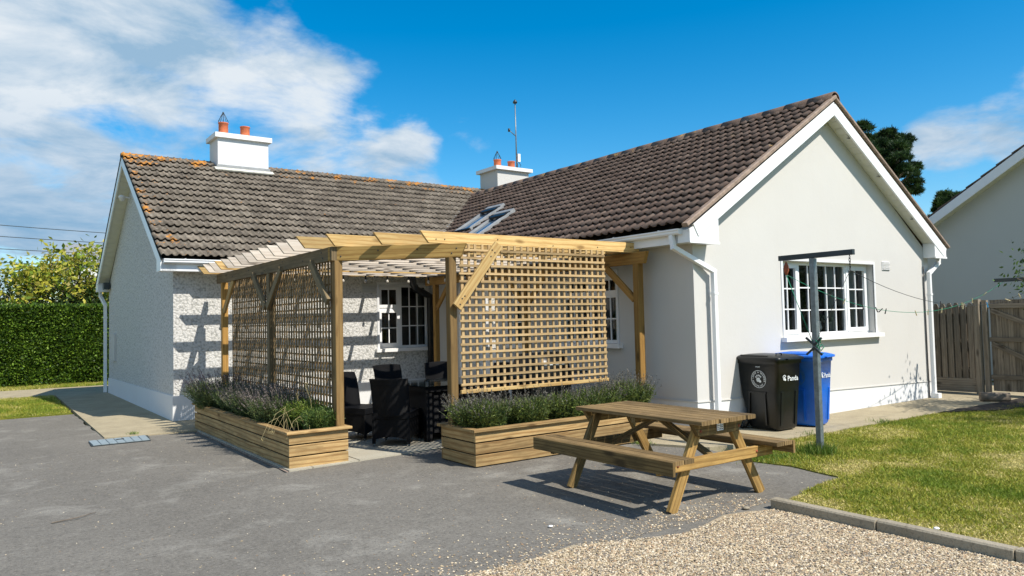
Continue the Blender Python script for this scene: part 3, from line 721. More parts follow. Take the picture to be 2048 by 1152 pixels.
# side eave of the new wing: soffit, fascia, gutter
bx('soffit', M['soffit'], house, 7.84, XC - .003, VY + .02, 14.0, 2.665, 2.68)
bx('fascia', M['upvc'], house, 7.815, 7.838, VY + .25, 13.98, 2.655, 2.83)
def gutter(name, p0, p1, side, mat=M['upvc'], parent=house):
    """moulded gutter; side = outward unit vector"""
    p0 = Vector(p0); p1 = Vector(p1); s = Vector(side); pr = [(0, 0), (0, -.055), (.02, -.075), (.075, -.075), (.092, -.055), (.092, -.03), (.105, -.018), (.105, 0), (.094, 0), (.082, -.025), (.082, -.05), (.07, -.064), (.025, -.064), (.012, -.05), (.012, 0)]
    n = len(pr); V = [e + s * x + Vector((0, 0, z)) for e in (p0, p1) for x, z in pr]
    F = [[i, (i + 1) % n, n + (i + 1) % n, n + i] for i in range(n)] 
    g = MB().add(V, F).build(name, mat, parent)
    a = (p1 - p0).normalized()
    for e, d in ((p0, 0.0), (p1, -0.006)):
        V = [e + a * (d + q) + s * x + Vector((0, 0, z)) for q in (0, 0.006) for x, z in [(0, 0), (0, -.055), (.02, -.077), (.075, -.077), (.094, -.055), (.107, 0)]]
        MB().add(V, [[0, 1, 2, 3, 4, 5], [11, 10, 9, 8, 7, 6]] + [[i, (i + 1) % 6, 6 + (i + 1) % 6, 6 + i] for i in range(6)]).build('gutter_end', mat, g)
    L2 = (p1 - p0).length; q = 0.35
    while q < min(L2, 9):
        c = p0 + a * q; MB().board(c - a * .012 + s * .054 + Vector((0, 0, .004)), c + a * .012 + s * .054 + Vector((0, 0, .004)), .112, .01, (0, 0, 1)).build('gutter_clip', mat, g); q += 0.9
    return g
gutter('gutter', (7.812, VY + .14, 2.845), (7.812, 13.95, 2.845), (-1, 0, 0))
gutter('gutter', (15.075, VY + .06, 2.845), (15.075, 17.0, 2.845), (1, 0, 0))
# old wing front eave
bx('soffit', M['soffit'], house, LX + .05, 7.81, 14.02, YA - .003, 2.655, 2.67)
bx('fascia', M['upvc'], house, LX + .02, 7.81, 13.99, 14.012, 2.65, 2.835)
gutter('gutter', (LX + 0.04, 13.988, 2.855), (7.70, 13.988, 2.855), (0, -1, 0))
gutter('gutter', (LX + 0.04, 22.46, 2.80), (4.0, 22.46, 2.80), (0, 1, 0))
# old wing gable: bargeboards (x = LX plane), boxed ends, raking soffit
zL = lambda y: LE - 0.03 + ((y - 13.93) if y < 18.2 else (22.47 - y)) * (LZ - LE) / 4.27
bd('bargeboard', M['upvc'], house, (LX + .02, 14.02, zL(14.02) - .12), (LX + .02, 18.21, zL(18.2) - .11), .03, .19, (0, 0, 1), .004)
bd('bargeboard', M['upvc'], house, (LX + .018, 22.36, zL(22.36) - .12), (LX + .018, 18.19, zL(18.2) - .11), .03, .19, (0, 0, 1), .004)
for (ya, yb) in ((13.99, 14.34), (22.08, 22.44)):
    V = [(LX + .004, ya, 2.65), (LX + .004, yb, 2.65), (LX + .004, yb, zL(yb) - .06), (LX + .004, ya, zL(ya) - .06)]
    V += [(XA - .002, y_, z_) for (_, y_, z_) in V]
    MB().add([Vector(v) for v in V], [[0, 1, 2, 3], [7, 6, 5, 4], [0, 4, 5, 1], [1, 5, 6, 2], [2, 6, 7, 3], [3, 7, 4, 0]]).build('eave_box', M['upvc'], house)
for side in (0, 1):
    y0, y1 = (14.36, 18.2) if side == 0 else (22.06, 18.2); nb = 24; g = (y1 - y0) / nb
    for i in range(nb):
        a = y0 + g * i; b = a + g * 0.94
        V = [(LX + .036, a, zL(a) - .19), (LX + .036, b, zL(b) - .19), (XA - .002, b, zL(b) - .19), (XA - .002, a, zL(a) - .19)]
        V += [(p[0], p[1], p[2] - .012) for p in V]
        MB().add(V, [[0, 1, 2, 3], [7, 6, 5, 4], [0, 4, 5, 1], [1, 5, 6, 2], [2, 6, 7, 3], [3, 7, 4, 0]]).build('soffit_board', M['soffit'], house)
# verge undercloak: dark edge of the tiles on the gable
bd('undercloak', M['dark'], house, (LX + .004, 22.46, zL(22.46) + .0), (LX + .004, 18.2, zL(18.2) + .0), .02, .05)
bd('undercloak', M['dark'], house, (LX + .012, 13.95, zL(13.95) + .005), (LX + .012, 18.2, zL(18.2) + .005), .02, .03)
bd('undercloak', M['dark'], house, (15.08, VY + .036, zR(15.08) + .0), (RX, VY + .036, zR(RX) + .0), .03, .07)

# square downpipes
def pipe_sq(parent, pts, w=0.066, mat=M['upvc'], nm='downpipe'):
    mb = MB()
    for i in range(len(pts) - 1):
        a, b = Vector(pts[i]), Vector(pts[i + 1]); d = (b - a).normalized()
        up = (0, -1, 0) if abs(d.y) < .5 else (1, 0, 0)
        mb.board(a - d * (w * .42 if i else 0), b + d * (w * .42 if i < len(pts) - 2 else 0), w, w, up, .004)
    o = mb.build(nm, mat, parent)
    for z in (1.95,):
        x, y = pts[-1][0], pts[-1][1]; bx('pipe_clip', mat, o, x - w * .62, x + w * .62, y - w * .6, y + w * .62, z, z + .035)
    return o
pipe_sq(house, [(7.76, 7.02, 2.77), (7.76, 6.99, 2.60), (8.42, 6.86, 2.28), (8.42, 6.86, 0.03)])
p = pipe_sq(house, [(15.12, 6.90, 2.76), (15.10, 6.90, 2.58), (14.62, 6.86, 2.36), (14.62, 6.86, 0.08)])
bx('pipe_shoe', M['upvc'], p, 14.56, 14.68, 6.76, 6.90, 0.03, 0.12)
pipe_sq(house, [(2.72, 22.52, 2.72), (2.72, 22.50, 2.55), (2.79, 22.16, 2.30), (2.79, 22.16, 0.03)], .075)
MB().tube([(14.555, 6.925, 2.5), (14.555, 6.925, 0.9), (14.56, 6.92, 0.05)], 0.010, n=6).build('cable', M['wire'], house)
pipe_sq(house, [(8.05, 12.98, 2.62), (8.05, 12.98, 0.05)], .08)
# black pipe swinging off the inner corner gutter
MB().tube([(7.45, 13.93, 2.78), (7.45, 13.93, 2.62), (7.5, 13.98, 2.46), (7.62, 14.08, 2.36), (7.80, 14.14, 2.30), (8.0, 14.18, 2.22), (8.02, 14.20, 2.0), (8.02, 14.2, 0.05)], 0.075, n=14).build('soil_pipe', M['black_pl'], house)

# chimneys
def chimney(xc, yc, wx, wy, zbase, ztop, cap_h, cap_o, pots, mats=M['wall']):
    c = MB().box(xc - wx / 2, xc + wx / 2, yc - wy / 2, yc + wy / 2, zbase, ztop).build('chimney', mats, house)
    bx('chimney_cap', M['sill'], c, xc - wx / 2 - cap_o, xc + wx / 2 + cap_o, yc - wy / 2 - cap_o, yc + wy / 2 + cap_o, ztop + .0, ztop + cap_h)
    zt = ztop + cap_h
    for (dx, h, cage) in pots:
        pr = [(0.115, -.02), (0.115, 0.02), (0.108, 0.03), (0.106, h - .03), (0.118, h - .02), (0.118, h), (0.09, h), (0.088, 0.05)]
        MB().lathe((xc + dx, yc, zt), pr, 20).build('chimney_pot', M['terracotta'], c)
        if cage:
            mb = MB()
            for k in range(10):
                t = 2 * math.pi * k / 10; q = Vector((math.cos(t), math.sin(t), 0)); b = Vector((xc + dx, yc, zt + h))
                mb.tube([b + q * .10, b + q * .115 + Vector((0, 0, .03)), b + q * .05 + Vector((0, 0, .17)), b + q * .012 + Vector((0, 0, .24))], .005, n=5)
            mb.tube([(xc + dx, yc, zt + h + .21), (xc + dx, yc, zt + h + .26)], .02, n=8)
            mb.build('pot_guard', M['steel_dark'], c)
    return c
c1 = chimney(5.10, 18.1, 1.16, 0.72, 4.9, 6.02, 0.11, 0.07, [(-.36, .33, True), (.14, .30, False)], M['plinth'])
MB().board((4.44, 17.68, 5.285), (5.78, 17.68, 5.285), .16, .03, (0, -.53, .85)).build('flashing', M['pale_mortar'], c1)
MB().board((4.50, 17.735, 5.36), (5.72, 17.735, 5.36), .02, .07, (0, 0, 1)).build('flashing', M['lead'], c1)
c2 = chimney(12.72, 17.95, 1.12, 0.9, 4.9, 6.00, 0.10, 0.09, [(-.24, .29, True), (.26, .29, False)], M['wall'])
# aerial on the rear chimney
aer = empty('aerial_mast', (13.22, 18.0, 6.1), 'thin aerial mast with side arm on the rear chimney', 'aerial')
MB().tube([(13.22, 18, 6.10), (13.21, 18, 8.2)], .022, .016, n=8).build('pole', M['galv'], aer)
MB().tube([(13.21, 18, 7.2), (12.93, 17.95, 7.33)], .013, n=6).build('arm', M['galv'], aer)
MB().tube([(12.93, 17.95, 7.29), (12.93, 17.95, 7.38)], .035, n=8).build('arm_tip', M['steel_dark'], aer)
MB().lathe((13.21, 18, 8.2), [(.001, -.01), (.06, 0), (.07, .04), (.03, .10), (.001, .12)], 10).build('tip', M['steel_dark'], aer)
bx('junction_box', M['upvc'], aer, 13.24, 13.33, 17.95, 18.02, 6.42, 6.66)
MB().tube([(13.28, 17.98, 6.42), (13.36, 17.98, 6.32), (13.30, 17.98, 6.2), (13.23, 17.98, 6.26), (13.25, 17.98, 6.38)], .009, n=6).build('cable', M['wire'], aer)
bx('bracket', M['steel_dark'], aer, 13.17, 13.28, 17.93, 18.06, 6.10, 6.22)

# skylights on the new wing slope
def skylight(x0, x1, y0, y1):
    sl = Vector((1, 0, sR)).normalized(); nrm = Vector((-sl.z, 0, sl.x))
    P = lambda x, y, h: Vector((x, y, EZ + (x - 7.74) * sR)) + nrm * h
    s = empty('skylight', P(x0, y0, 0.05), parent=house)
    def bar(nm, a, b, w, h, mat): MB().board(a, b, w, h, nrm, .004).build(nm, mat, s)
    bar('frame', P(x0, y0, .07), P(x1, y0, .07), .07, .10, M['lead']); bar('frame', P(x0, y1, .07), P(x1, y1, .07), .07, .10, M['lead'])
    bar('frame', P(x0, y0 + .036, .07), P(x0, y1 - .036, .07), .07, .09, M['black_pl']); bar('frame', P(x1, y0 - .03, .085), P(x1, y1 + .03, .085), .13, .12, M['lead'])
    V = [P(x0 + .04, y0 + .03, .08), P(x1 - .04, y0 + .03, .08), P(x1 - .04, y1 - .03, .08), P(x0 + .04, y1 - .03, .08)]
    MB().add(V, [[0, 1, 2, 3]]).build('pane', M['sky_glass'], s)
    MB().board(P(x0 + .1, y0 + .1, .095), P(x1 - .14, y0 + .1, .095), .03, .02, nrm).build('glazing_bar', M['upvc'], s)
    MB().board(P(x1 - .16, y0 + .0, .125), P(x1 - .16, y1 - .0, .125), .09, .05, nrm).build('hood', M['black_pl'], s)
skylight(8.98, 9.88, 13.98, 14.58); skylight(8.38, 9.42, 12.96, 13.54)

# ------------------------------------------------------------------ windows
def window(o, a, n, s0, s1, z0, z1, depth, sections, sill_o=0.09, sill_h=0.05, band=True, curtains=None, room=True, proud=0.035):
    """o: wall origin, a along, n outward. sections: (w, [(h, cols, rows, sash)]) from left, heights from bottom, as fractions"""
    o = Vector(o); a = Vector(a); n = Vector(n)
    X = lambda p: o + a * p.x + n * p.y + Vector((0, 0, p.z))
    w = empty('window', o + a * (s0 + s1) / 2 + Vector((0, 0, z0)), parent=house)
    def B(nm, mat, x0, x1, y0, y1, za, zb, parent=w): return MB(X).box(x0, x1, y0, y1, za, zb).build(nm, mat, parent)
    f = 0.05; D = -depth
    fr = MB(X)
    fr.box(s0, s1, D - .06, D, z0, z0 + f); fr.box(s0, s1, D - .06, D, z1 - f, z1)
    fr.box(s0, s0 + f, D - .06, D - .0005, z0 + f, z1 - f); fr.box(s1 - f, s1, D - .06, D - .0005, z0 + f, z1 - f)
    tw = s1 - s0 - 2 * f; x = s0 + f; th = z1 - z0 - 2 * f
    tot = sum(q[0] for q in sections)
    bars = MB(X); panes = []
    for i, (wf, rows_) in enumerate(sections):
        ww = tw * wf / tot; xa, xb = x, x + ww
        if i: fr.box(xa - .03, xa + .03, D - .055, D + .0, z0 + f, z1 - f)
        z = z0 + f; toth = sum(q[0] for q in rows_)
        for j, (hf, cols, rws, sh) in enumerate(rows_):
            hh = th * hf / toth; za, zb = z, z + hh
            if j: fr.box(xa, xb, D - .05, D + .001, za - .03, za + .03)
            ia, ib, ja, jb = xa + (.03 if i else 0), xb - (.03 if i < len(sections) - 1 else 0), za + (.03 if j else 0), zb - (.03 if j < len(rows_) - 1 else 0)
            if sh:
                q = .055; e = .014; sash = MB(X)
                sash.box(ia - .012, ib + .012, D - .03, D + e, ja - .012, ja + q); sash.box(ia - .012, ib + .012, D - .03, D + e, jb - q, jb + .012)
                sash.box(ia - .012, ia + q, D - .03, D + e - .001, ja + q, jb - q); sash.box(ib - q, ib + .012, D - .03, D + e - .001, ja + q, jb - q)
                sash.build('sash', M['upvc'], w); ia += q; ib -= q; ja += q; jb -= q
            for c in range(1, cols): bars.box(ia + (ib - ia) * c / cols - .010, ia + (ib - ia) * c / cols + .010, D - .030, D - .012, ja, jb)
            for r in range(1, rws): bars.box(ia, ib, D - .0295, D - .011, ja + (jb - ja) * r / rws - .010, ja + (jb - ja) * r / rws + .010)
            for c in range(cols):
                for r in range(rws):
                    panes.append((ia + (ib - ia) * c / cols, ia + (ib - ia) * (c + 1) / cols, ja + (jb - ja) * r / rws, ja + (jb - ja) * (r + 1) / rws))
            z += hh
        x += ww
    fr.build('frame', M['upvc'], w)
    bars.build('glazing_bars', M['upvc'], w)
    for (xa, xb, za, zb) in panes:
        t = 0.0012 * R_.uniform(-1, 1)
        MB(X).add([(xa, D - .033 + t, za), (xb, D - .033 - t, za), (xb, D - .033 + t, zb), (xa, D - .033, zb)], [[0, 1, 2, 3]]).build('pane', M['glass'], w)
    B('sill', M['sill'], s0 - .10, s1 + .12, D - .02, sill_o, z0 - sill_h - .02, z0 - .002)
    if band:
        bn = MB(X); bw = .05
        bn.box(s0 - bw, s0, -.01, .012, z0, z1); bn.box(s1, s1 + bw, -.01, .012, z0, z1); bn.box(s0 - bw, s1 + bw, -.01, .0121, z1, z1 + bw)
        bn.build('reveal_band', M['plinth'], w)
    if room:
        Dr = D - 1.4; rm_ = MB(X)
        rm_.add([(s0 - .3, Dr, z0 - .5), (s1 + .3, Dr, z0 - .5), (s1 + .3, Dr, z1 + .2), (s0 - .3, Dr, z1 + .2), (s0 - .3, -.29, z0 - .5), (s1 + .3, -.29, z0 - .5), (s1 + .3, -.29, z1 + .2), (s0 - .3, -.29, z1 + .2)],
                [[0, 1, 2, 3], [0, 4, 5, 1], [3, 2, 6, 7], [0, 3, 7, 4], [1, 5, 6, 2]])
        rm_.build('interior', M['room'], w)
    for (ca, cb, mat) in (curtains or []):
        V = []; nn = int((cb - ca) / .02)
        for zz in (z0 + .02, z1): V += [(ca + (cb - ca) * k / nn, D - .14 + .025 * math.sin(k * 1.3) + .01 * math.sin(k * 2.9), zz) for k in range(nn + 1)]
        MB(X).add(V, [[k, k + 1, nn + 2 + k, nn + 1 + k] for k in range(nn)], None, True).build('curtain', mat, w)
    return w
wm = window((XC, YG, 0), (1, 0, 0), (0, -1, 0), *WM, 0.12, [(0.50, [(1, 2, 3, True)]), (1.28, [(1, 5, 3, False)]), (0.60, [(1, 2, 3, True)])],
            sill_o=.10, curtains=[(WM[0] + 1.52, WM[0] + 1.80, M['curtain']), (WM[0] + 1.95, WM[0] + 2.55, M['curtain'])])
window((XA, YA, 0), (1, 0, 0), (0, -1, 0), *WL, 0.12, [(0.46, [(0.62, 2, 2, True), (0.36, 2, 1, True)]), (0.56, [(1, 3, 3, False)])], sill_o=.09,
       curtains=[(WL[0] + .98, WL[0] + 1.18, M['curtain'])])
window((XC, 14.3, 0), (0, -1, 0), (-1, 0, 0), *W2, 0.10, [(0.5, [(0.70, 3, 2, False), (0.3, 3, 1, True)]), (0.5, [(0.70, 3, 2, False), (0.3, 3, 1, True)])], sill_o=.09,
       curtains=[(W2[0] + .05, W2[0] + .30, M['lace']), (W2[0] + 1.12, W2[0] + 1.38, M['lace'])])
window((XC, 14.3, 0), (0, -1, 0), (-1, 0, 0), *W3, 0.10, [(1, [(0.7, 2, 2, False), (0.3, 2, 1, True)])], sill_o=.08, curtains=[(W3[0] + .05, W3[0] + .25, M['lace'])])
# side door
def door():
    d = empty('door', (XC, 12.1, 0), parent=house); y0, y1 = 11.72, 12.52
    mb = MB(); x0, x1 = XC + .06, XC + .12
    mb.box(x0, x1, y0, y0 + .06, .06, 2.30); mb.box(x0, x1, y1 - .06, y1, .06, 2.30); mb.box(x0, x1, y0 + .06, y1 - .06, 2.24, 2.30)
    mb.build('frame', M['upvc'], d)
    mb = MB(); mb.box(x0 + .01, x1 - .01, y0 + .06, y1 - .06, .07, 1.05); mb.box(x0 + .01, x1 - .01, y0 + .06, y0 + .18, 1.05, 2.24)
    mb.box(x0 + .01, x1 - .01, y1 - .18, y1 - .06, 1.05, 2.24); mb.box(x0 + .01, x1 - .01, y0 + .18, y1 - .18, 2.12, 2.24); mb.box(x0 + .01, x1 - .01, y0 + .18, y1 - .18, 1.52, 1.60)
    mb.build('leaf', M['upvc'], d)
    MB().add([(x0 + .03, y0 + .18, 1.05), (x0 + .03, y1 - .18, 1.05), (x0 + .03, y1 - .18, 2.12), (x0 + .03, y0 + .18, 2.12)], [[0, 1, 2, 3]]).build('pane', M['glass'], d)
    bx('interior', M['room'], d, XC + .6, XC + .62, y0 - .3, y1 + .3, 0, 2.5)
    MB().tube([(x0 - .05, y0 + .12, 1.12), (x0 - .05, y0 + .24, 1.12)], .011, n=6).build('handle', M['galv'], d)
    bx('step', M['slab'], d, XC - .35, XC - .02, 11.6, 12.6, .018, .12)
door()
# flowers and ornaments on the gable window sill inside
def sill_things():
    yy = YG + .15 + .10
    v = empty('flower_vase', (XC + WM[0] + 1.36, yy, WM[2] + .06), 'white vase of purple flowers inside the gable window', 'vase')
    c = Vector((XC + WM[0] + 1.36, yy + .02, WM[2] + .055))
    MB().lathe(c, [(.001, 0), (.03, 0), (.045, .06), (.03, .13), (.038, .17)], 14).build('vase', M['sill'], v)
    mb = MB()
    for k in range(9):
        t = c + Vector((R_.uniform(-.08, .08), R_.uniform(-.03, .03), R_.uniform(.26, .38))); mb.tube([c + Vector((0, 0, .12)), t], .003, n=4)
    mb.build('stems', M['green_stem'], v)
    pm = mat_plain('purple_petals', (0.10, 0.05, 0.12), 0.8); mb = MB()
    for k in range(22):
        t = c + Vector((R_.uniform(-.10, .10), R_.uniform(-.03, .03), R_.uniform(.24, .42))); mb.lathe(t, [(.001, -.02), (.022, 0), (.001, .02)], 6)
    mb.build('petals', pm, v)
    v = empty('flower_vase', (XC + WM[0] + 1.60, yy, WM[2] + .06), 'round green and white bunch of flowers in the gable window', 'vase')
    c = Vector((XC + WM[0] + 1.60, yy + .02, WM[2] + .055))
    MB().lathe(c, [(.001, 0), (.028, 0), (.036, .05), (.022, .12)], 14).build('vase', M['glass'], v)
    pm = mat_plain('pale_petals', (0.50, 0.56, 0.42), 0.8); mb = MB()
    for k in range(40):
        q = Vector((R_.gauss(0, 1), R_.gauss(0, 1), R_.gauss(0, 1))).normalized() * .08; mb.lathe(c + Vector((0, 0, .2)) + q, [(.001, -.016), (.02, 0), (.001, .016)], 6)
    mb.build('petals', pm, v)
    v = empty('kitchen_tap', (XC + WM[0] + .45, yy, WM[2]), 'curved white tap inside the left casement of the gable window', 'tap')
    c = Vector((XC + WM[0] + .43, yy + .1, WM[2] + .05)); MB().tube([c, c + Vector((0, 0, .42)), c + Vector((.03, 0, .5)), c + Vector((.1, 0, .52)), c + Vector((.13, 0, .45))], .014, n=8).build('spout', M['sill'], v)
sill_things()
# wall vents
def vent(x0, x1, z0, z1, y, mat, n=6):
    v = MB().box(x0, x1, y - .012, y, z0, z1).build('wall_vent', mat, house)
    for k in range(n):
        z = z0 + (z1 - z0) * (k + .5) / n; MB().board((x0 + .012, y - .017, z), (x1 - .012, y - .017, z), .012, .014, (0, -.6, 1)).build('slat', mat, v)
vent(13.10, 13.36, 2.40, 2.55, YG, M['sill']); vent(6.46, 6.78, 2.30, 2.48, YA, M['neighbour_wall'])
# meter box, gable lamps, sensor
bx('meter_box', M['wall'], house, XA - .05, XA, 20.83, 21.4, .88, 1.55)
for i, z in enumerate((5.0, 4.62)):
    o = MB().tube([(XA, 18.85 - .1 * i, z), (XA - .14, 18.85 - .1 * i, z + .03)], .02, n=8).build('gable_lamp', M['sill'], house)
    MB().lathe((XA - .18, 18.85 - .1 * i, z - .03), [(.001, .10), (.06, .08), (.075, .04), (.06, .03), (.045, -.03), (.001, -.05)], 14).build('lamp_shade', M['sill'], o)
bx('security_light', M['steel_dark'], house, XA - .16, XA - .03, 21.75, 22.0, 2.70, 2.87)

# ------------------------------------------------------------------ pergola
def pergola():
    p = empty('pergola', (5.6, 10.8, 0), 'wooden pergola of pale joists on posts with lattice screens, built against the house', 'pergola')
    zb, zt = 2.43, 2.60
    def post(x, y, mat, w=0.10, z0=0.0, z1=zb): return bd('post', mat, p, (x, y, z0), (x, y, z1), w, w, (0, 1, 0), .006)
    post(3.60, 8.66, M['brown']); post(3.57, 11.08, M['pine_grey']); post(3.57, 13.62, M['orange'])
    post(4.68, 7.77, M['brown'], .10); post(7.82, 7.74, M['orange'], .11); post(7.82, 10.45, M['orange']); post(7.82, 13.6, M['orange'])
    # carrying beams
    bd('beam', M['brown'] if False else M['pine_grey'], p, (3.55, 8.62, (zb + zt) / 2), (3.55, 13.92, (zb + zt) / 2), .07, zt - zb, (0, 0, 1), .005)
    bd('beam', M['orange'], p, (7.80, 7.52, (zb + zt) / 2), (7.80, 13.95, (zb + zt) / 2), .07, zt - zb, (0, 0, 1), .005, cut0=.06)
    a = Vector((3.52, 8.72, 0)); b = Vector((4.83, 7.64, 0))
    bd('beam', M['beam_tan'], p, a + Vector((0, 0, (zb + zt) / 2 - .002)), b + Vector((0, 0, (zb + zt) / 2 - .002)), .075, zt - zb, (0, 0, 1), .005, cut1=.07)
    # joists
    zj = (2.602 + 2.745) / 2; hj = .143
    ys = [7.82 + 0.385 * k for k in range(17)]
    left = [4.29, 3.87, 3.43] + [3.20] * 14
    for k, (y, xl) in enumerate(zip(ys, left)):
        mat = M['pine'] if k < 4 or k in (13, 16) else M['joist_white']
        bd('joist', mat, p, (xl, y, zj), (7.93 + R_.uniform(-.01, .01), y, zj + R_.uniform(-.003, .003)), .042, hj, (0, 0, 1), .003, cut0=.115)
    # staggered noggings between the joists
    for k in range(16):
        for j in range(7):
            x = 4.25 + .68 * j + (.34 if k % 2 else 0)
            if x > 7.7 or x < left[k] + .3: continue
            bd('nogging', M['pine'] if k < 4 else M['joist_white'], p, (x, ys[k] + .0225, zj - .002), (x, ys[k + 1] - .0225, zj - .002), .04, hj - .012)
    # braces
    def brace(p0, p1, mat, w=.045, h=.10, up=(0, 0, 1), **k): bd('brace', mat, p, p0, p1, w, h, up, .004, **k)
    brace((4.685, 7.655, 1.83), (5.31, 7.655, 2.60), M['pine'], .04, .125)
    brace((7.80, 7.80, 1.92), (7.80, 8.42, 2.45), M['orange'])
    brace((7.80, 10.40, 1.92), (7.80, 9.85, 2.45), M['orange']); brace((7.80, 10.5, 1.92), (7.80, 11.05, 2.45), M['orange'])
    brace((7.80, 13.55, 1.92), (7.80, 13.0, 2.45), M['orange'])
    brace((3.50, 8.72, 1.93), (3.50, 9.28, 2.45), M['pine_grey']); brace((3.50, 11.03, 1.93), (3.50, 10.42, 2.45), M['pine_grey'])
    brace((3.50, 11.12, 1.93), (3.50, 11.72, 2.45), M['pine_grey']); brace((3.55, 13.56, 1.93), (3.55, 12.95, 2.45), M['pine'])
    return p
perg = pergola()

def bracket_bolts():
    d = Vector((1.31, -1.08, 0)).normalized(); nn = Vector((-d.y, d.x, 0)); nn = nn if nn.y < 0 else -nn
    def bolt(c, n, r=.009):
        n = Vector(n).normalized(); u = n.orthogonal().normalized(); w = n.cross(u)
        MB(lambda p: Vector(c) + u * p.x + w * p.y + n * p.z).lathe((0, 0, 0), [(r, -.002), (r, .004), (.001, .006)], 8).build('bolt', M['steel_dark'], perg)
    a = Vector((3.52, 8.72, 0))
    for t in (.10, .16, .62, 1.10, 1.52, 1.58): bolt(a + d * t + nn * .038 + Vector((0, 0, 2.48 + .06 * (int(t * 50) % 2))), nn)
    for (x, z) in ((4.72, 1.86), (4.75, 1.93), (4.79, 1.96), (5.18, 2.45), (5.24, 2.50), (5.20, 2.53)): bolt((x, 7.634, z), (0, -1, 0))
    for (y, z) in ((8.90, 2.48), (8.95, 2.55), (9.6, 2.5), (10.4, 2.55), (11.2, 2.48), (12.0, 2.54), (12.9, 2.5)): bolt((3.513, y, z), (-1, 0, 0))
    for x in (4.5, 4.62, 5.4, 6.3, 7.1, 7.75): bolt((x, 7.797, 2.64 + .05 * R_.random()), (0, -1, 0), .007)
bracket_bolts()
# lattice screens: top-level things fixed to the pergola
def trellis_front():
    t = empty('trellis', (5.9, 7.70, .8), 'square lattice screen of pale laths on the front of the pergola behind the right planter', 'trellis', 'lattice screens of the pergola')
    x0, x1, z0, z1 = 4.80, 7.11, .815, 2.60; yf = 7.700; n = 23
    for i in range(n + 1):
        x = x0 + (x1 - x0) * i / n + R_.uniform(-.003, .003); w = .032 if i not in (0, n) else .04
        bd('upright_lath', M['lath'], t, (x, yf + .014, z0), (x + R_.uniform(-.004, .004), yf + .014, z1), w, .017, (0, 1, 0))
    m = 18
    for j in range(m):
        z = z0 + .06 + (z1 - z0 - .06) * j / (m - .0) + .02
        xa = x0 - .05
        if j >= 11: xa = 4.82 + (z - 1.93) * .80 + .07
        bd('cross_lath', M['lath'], t, (xa, yf - .004, z + R_.uniform(-.002, .002)), (x1 + .02, yf - .004, z + R_.uniform(-.003, .003)), .017, .028)
        if j >= 11 and xa - .2 > 4.80: bd('cross_lath', M['lath'], t, (4.75, yf - .004, z), (xa - .17, yf - .004, z), .017, .026)
    bd('bottom_rail', M['pine'], t, (4.74, yf - .012, z0 - .005), (x1 + .02, yf - .012, z0 - .005), .035, .045, (0, 0, 1), .003)
    return t
trellis_front()
def trellis_left(ya, yb, lab):
    t = empty('trellis', (3.6, (ya + yb) / 2, .4), lab, 'trellis', 'lattice screens of the pergola')
    z0, z1 = .46, 2.43; n = int(round((yb - ya) / .098))
    for i in range(n + 1):
        y = ya + (yb - ya) * i / n + R_.uniform(-.003, .003)
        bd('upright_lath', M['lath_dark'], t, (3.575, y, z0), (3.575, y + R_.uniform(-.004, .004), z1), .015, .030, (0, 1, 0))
    for j in range(20):
        z = z0 + .02 + (z1 - z0) * j / 20
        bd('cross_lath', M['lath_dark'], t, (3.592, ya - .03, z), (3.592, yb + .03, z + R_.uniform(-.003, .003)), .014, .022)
    return t
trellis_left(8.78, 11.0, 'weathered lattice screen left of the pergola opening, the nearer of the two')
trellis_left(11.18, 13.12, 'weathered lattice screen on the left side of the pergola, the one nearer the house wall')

# ------------------------------------------------------------------ planters
def planter(x0, x1, y0, y1, lab, zr=.43):
    c = empty('planter', ((x0 + x1) / 2, (y0 + y1) / 2, 0), lab, 'planter', 'timber planters of lavender')
    hh = [(.012, .136), (.150, .270), (.285, .396)]
    mat = M['planter']
    for (za, zb) in hh:
        zc = (za + zb) / 2; h = zb - za
        for (a, b) in (((x0, y0 + .014), (x1, y0 + .014)), ((x0, y1 - .014), (x1, y1 - .014))):
            bd('board', mat, c, (a[0], a[1], zc), (b[0], b[1], zc), .028, h, (0, 0, 1), .004)
        for x in (x0 + .014, x1 - .014):
            bd('board', mat, c, (x, y0 + .029, zc), (x, y1 - .029, zc), .028, h, (0, 0, 1), .004)
    MB().box(x0 + .03, x1 - .03, y0 + .03, y1 - .03, .005, .36).build('soil', M['soil'], c)
    w = .10; z = .415; o_ = .038
    bd('rim_board', mat, c, (x0 - o_, y0 - o_ + w / 2, z), (x1 + o_, y0 - o_ + w / 2, z), w, .032, (0, 0, 1), .004)
    bd('rim_board', mat, c, (x0 - o_, y1 + o_ - w / 2, z), (x1 + o_, y1 + o_ - w / 2, z), w, .032, (0, 0, 1), .004)
    bd('rim_board', mat, c, (x0 - o_ + w / 2, y0 - o_ + w + .001, z), (x0 - o_ + w / 2, y1 + o_ - w - .001, z), w, .032, (0, 0, 1), .004)
    bd('rim_board', mat, c, (x1 + o_ - w / 2, y0 - o_ + w + .001, z), (x1 + o_ - w / 2, y1 + o_ - w - .001, z), w, .032, (0, 0, 1), .004)
planter(2.94, 3.66, 8.53, 13.05, 'long timber planter of lavender running towards the house left of the pergola opening')
planter(4.60, 7.62, 7.17, 7.93, 'timber planter of lavender under the front lattice behind the picnic table')

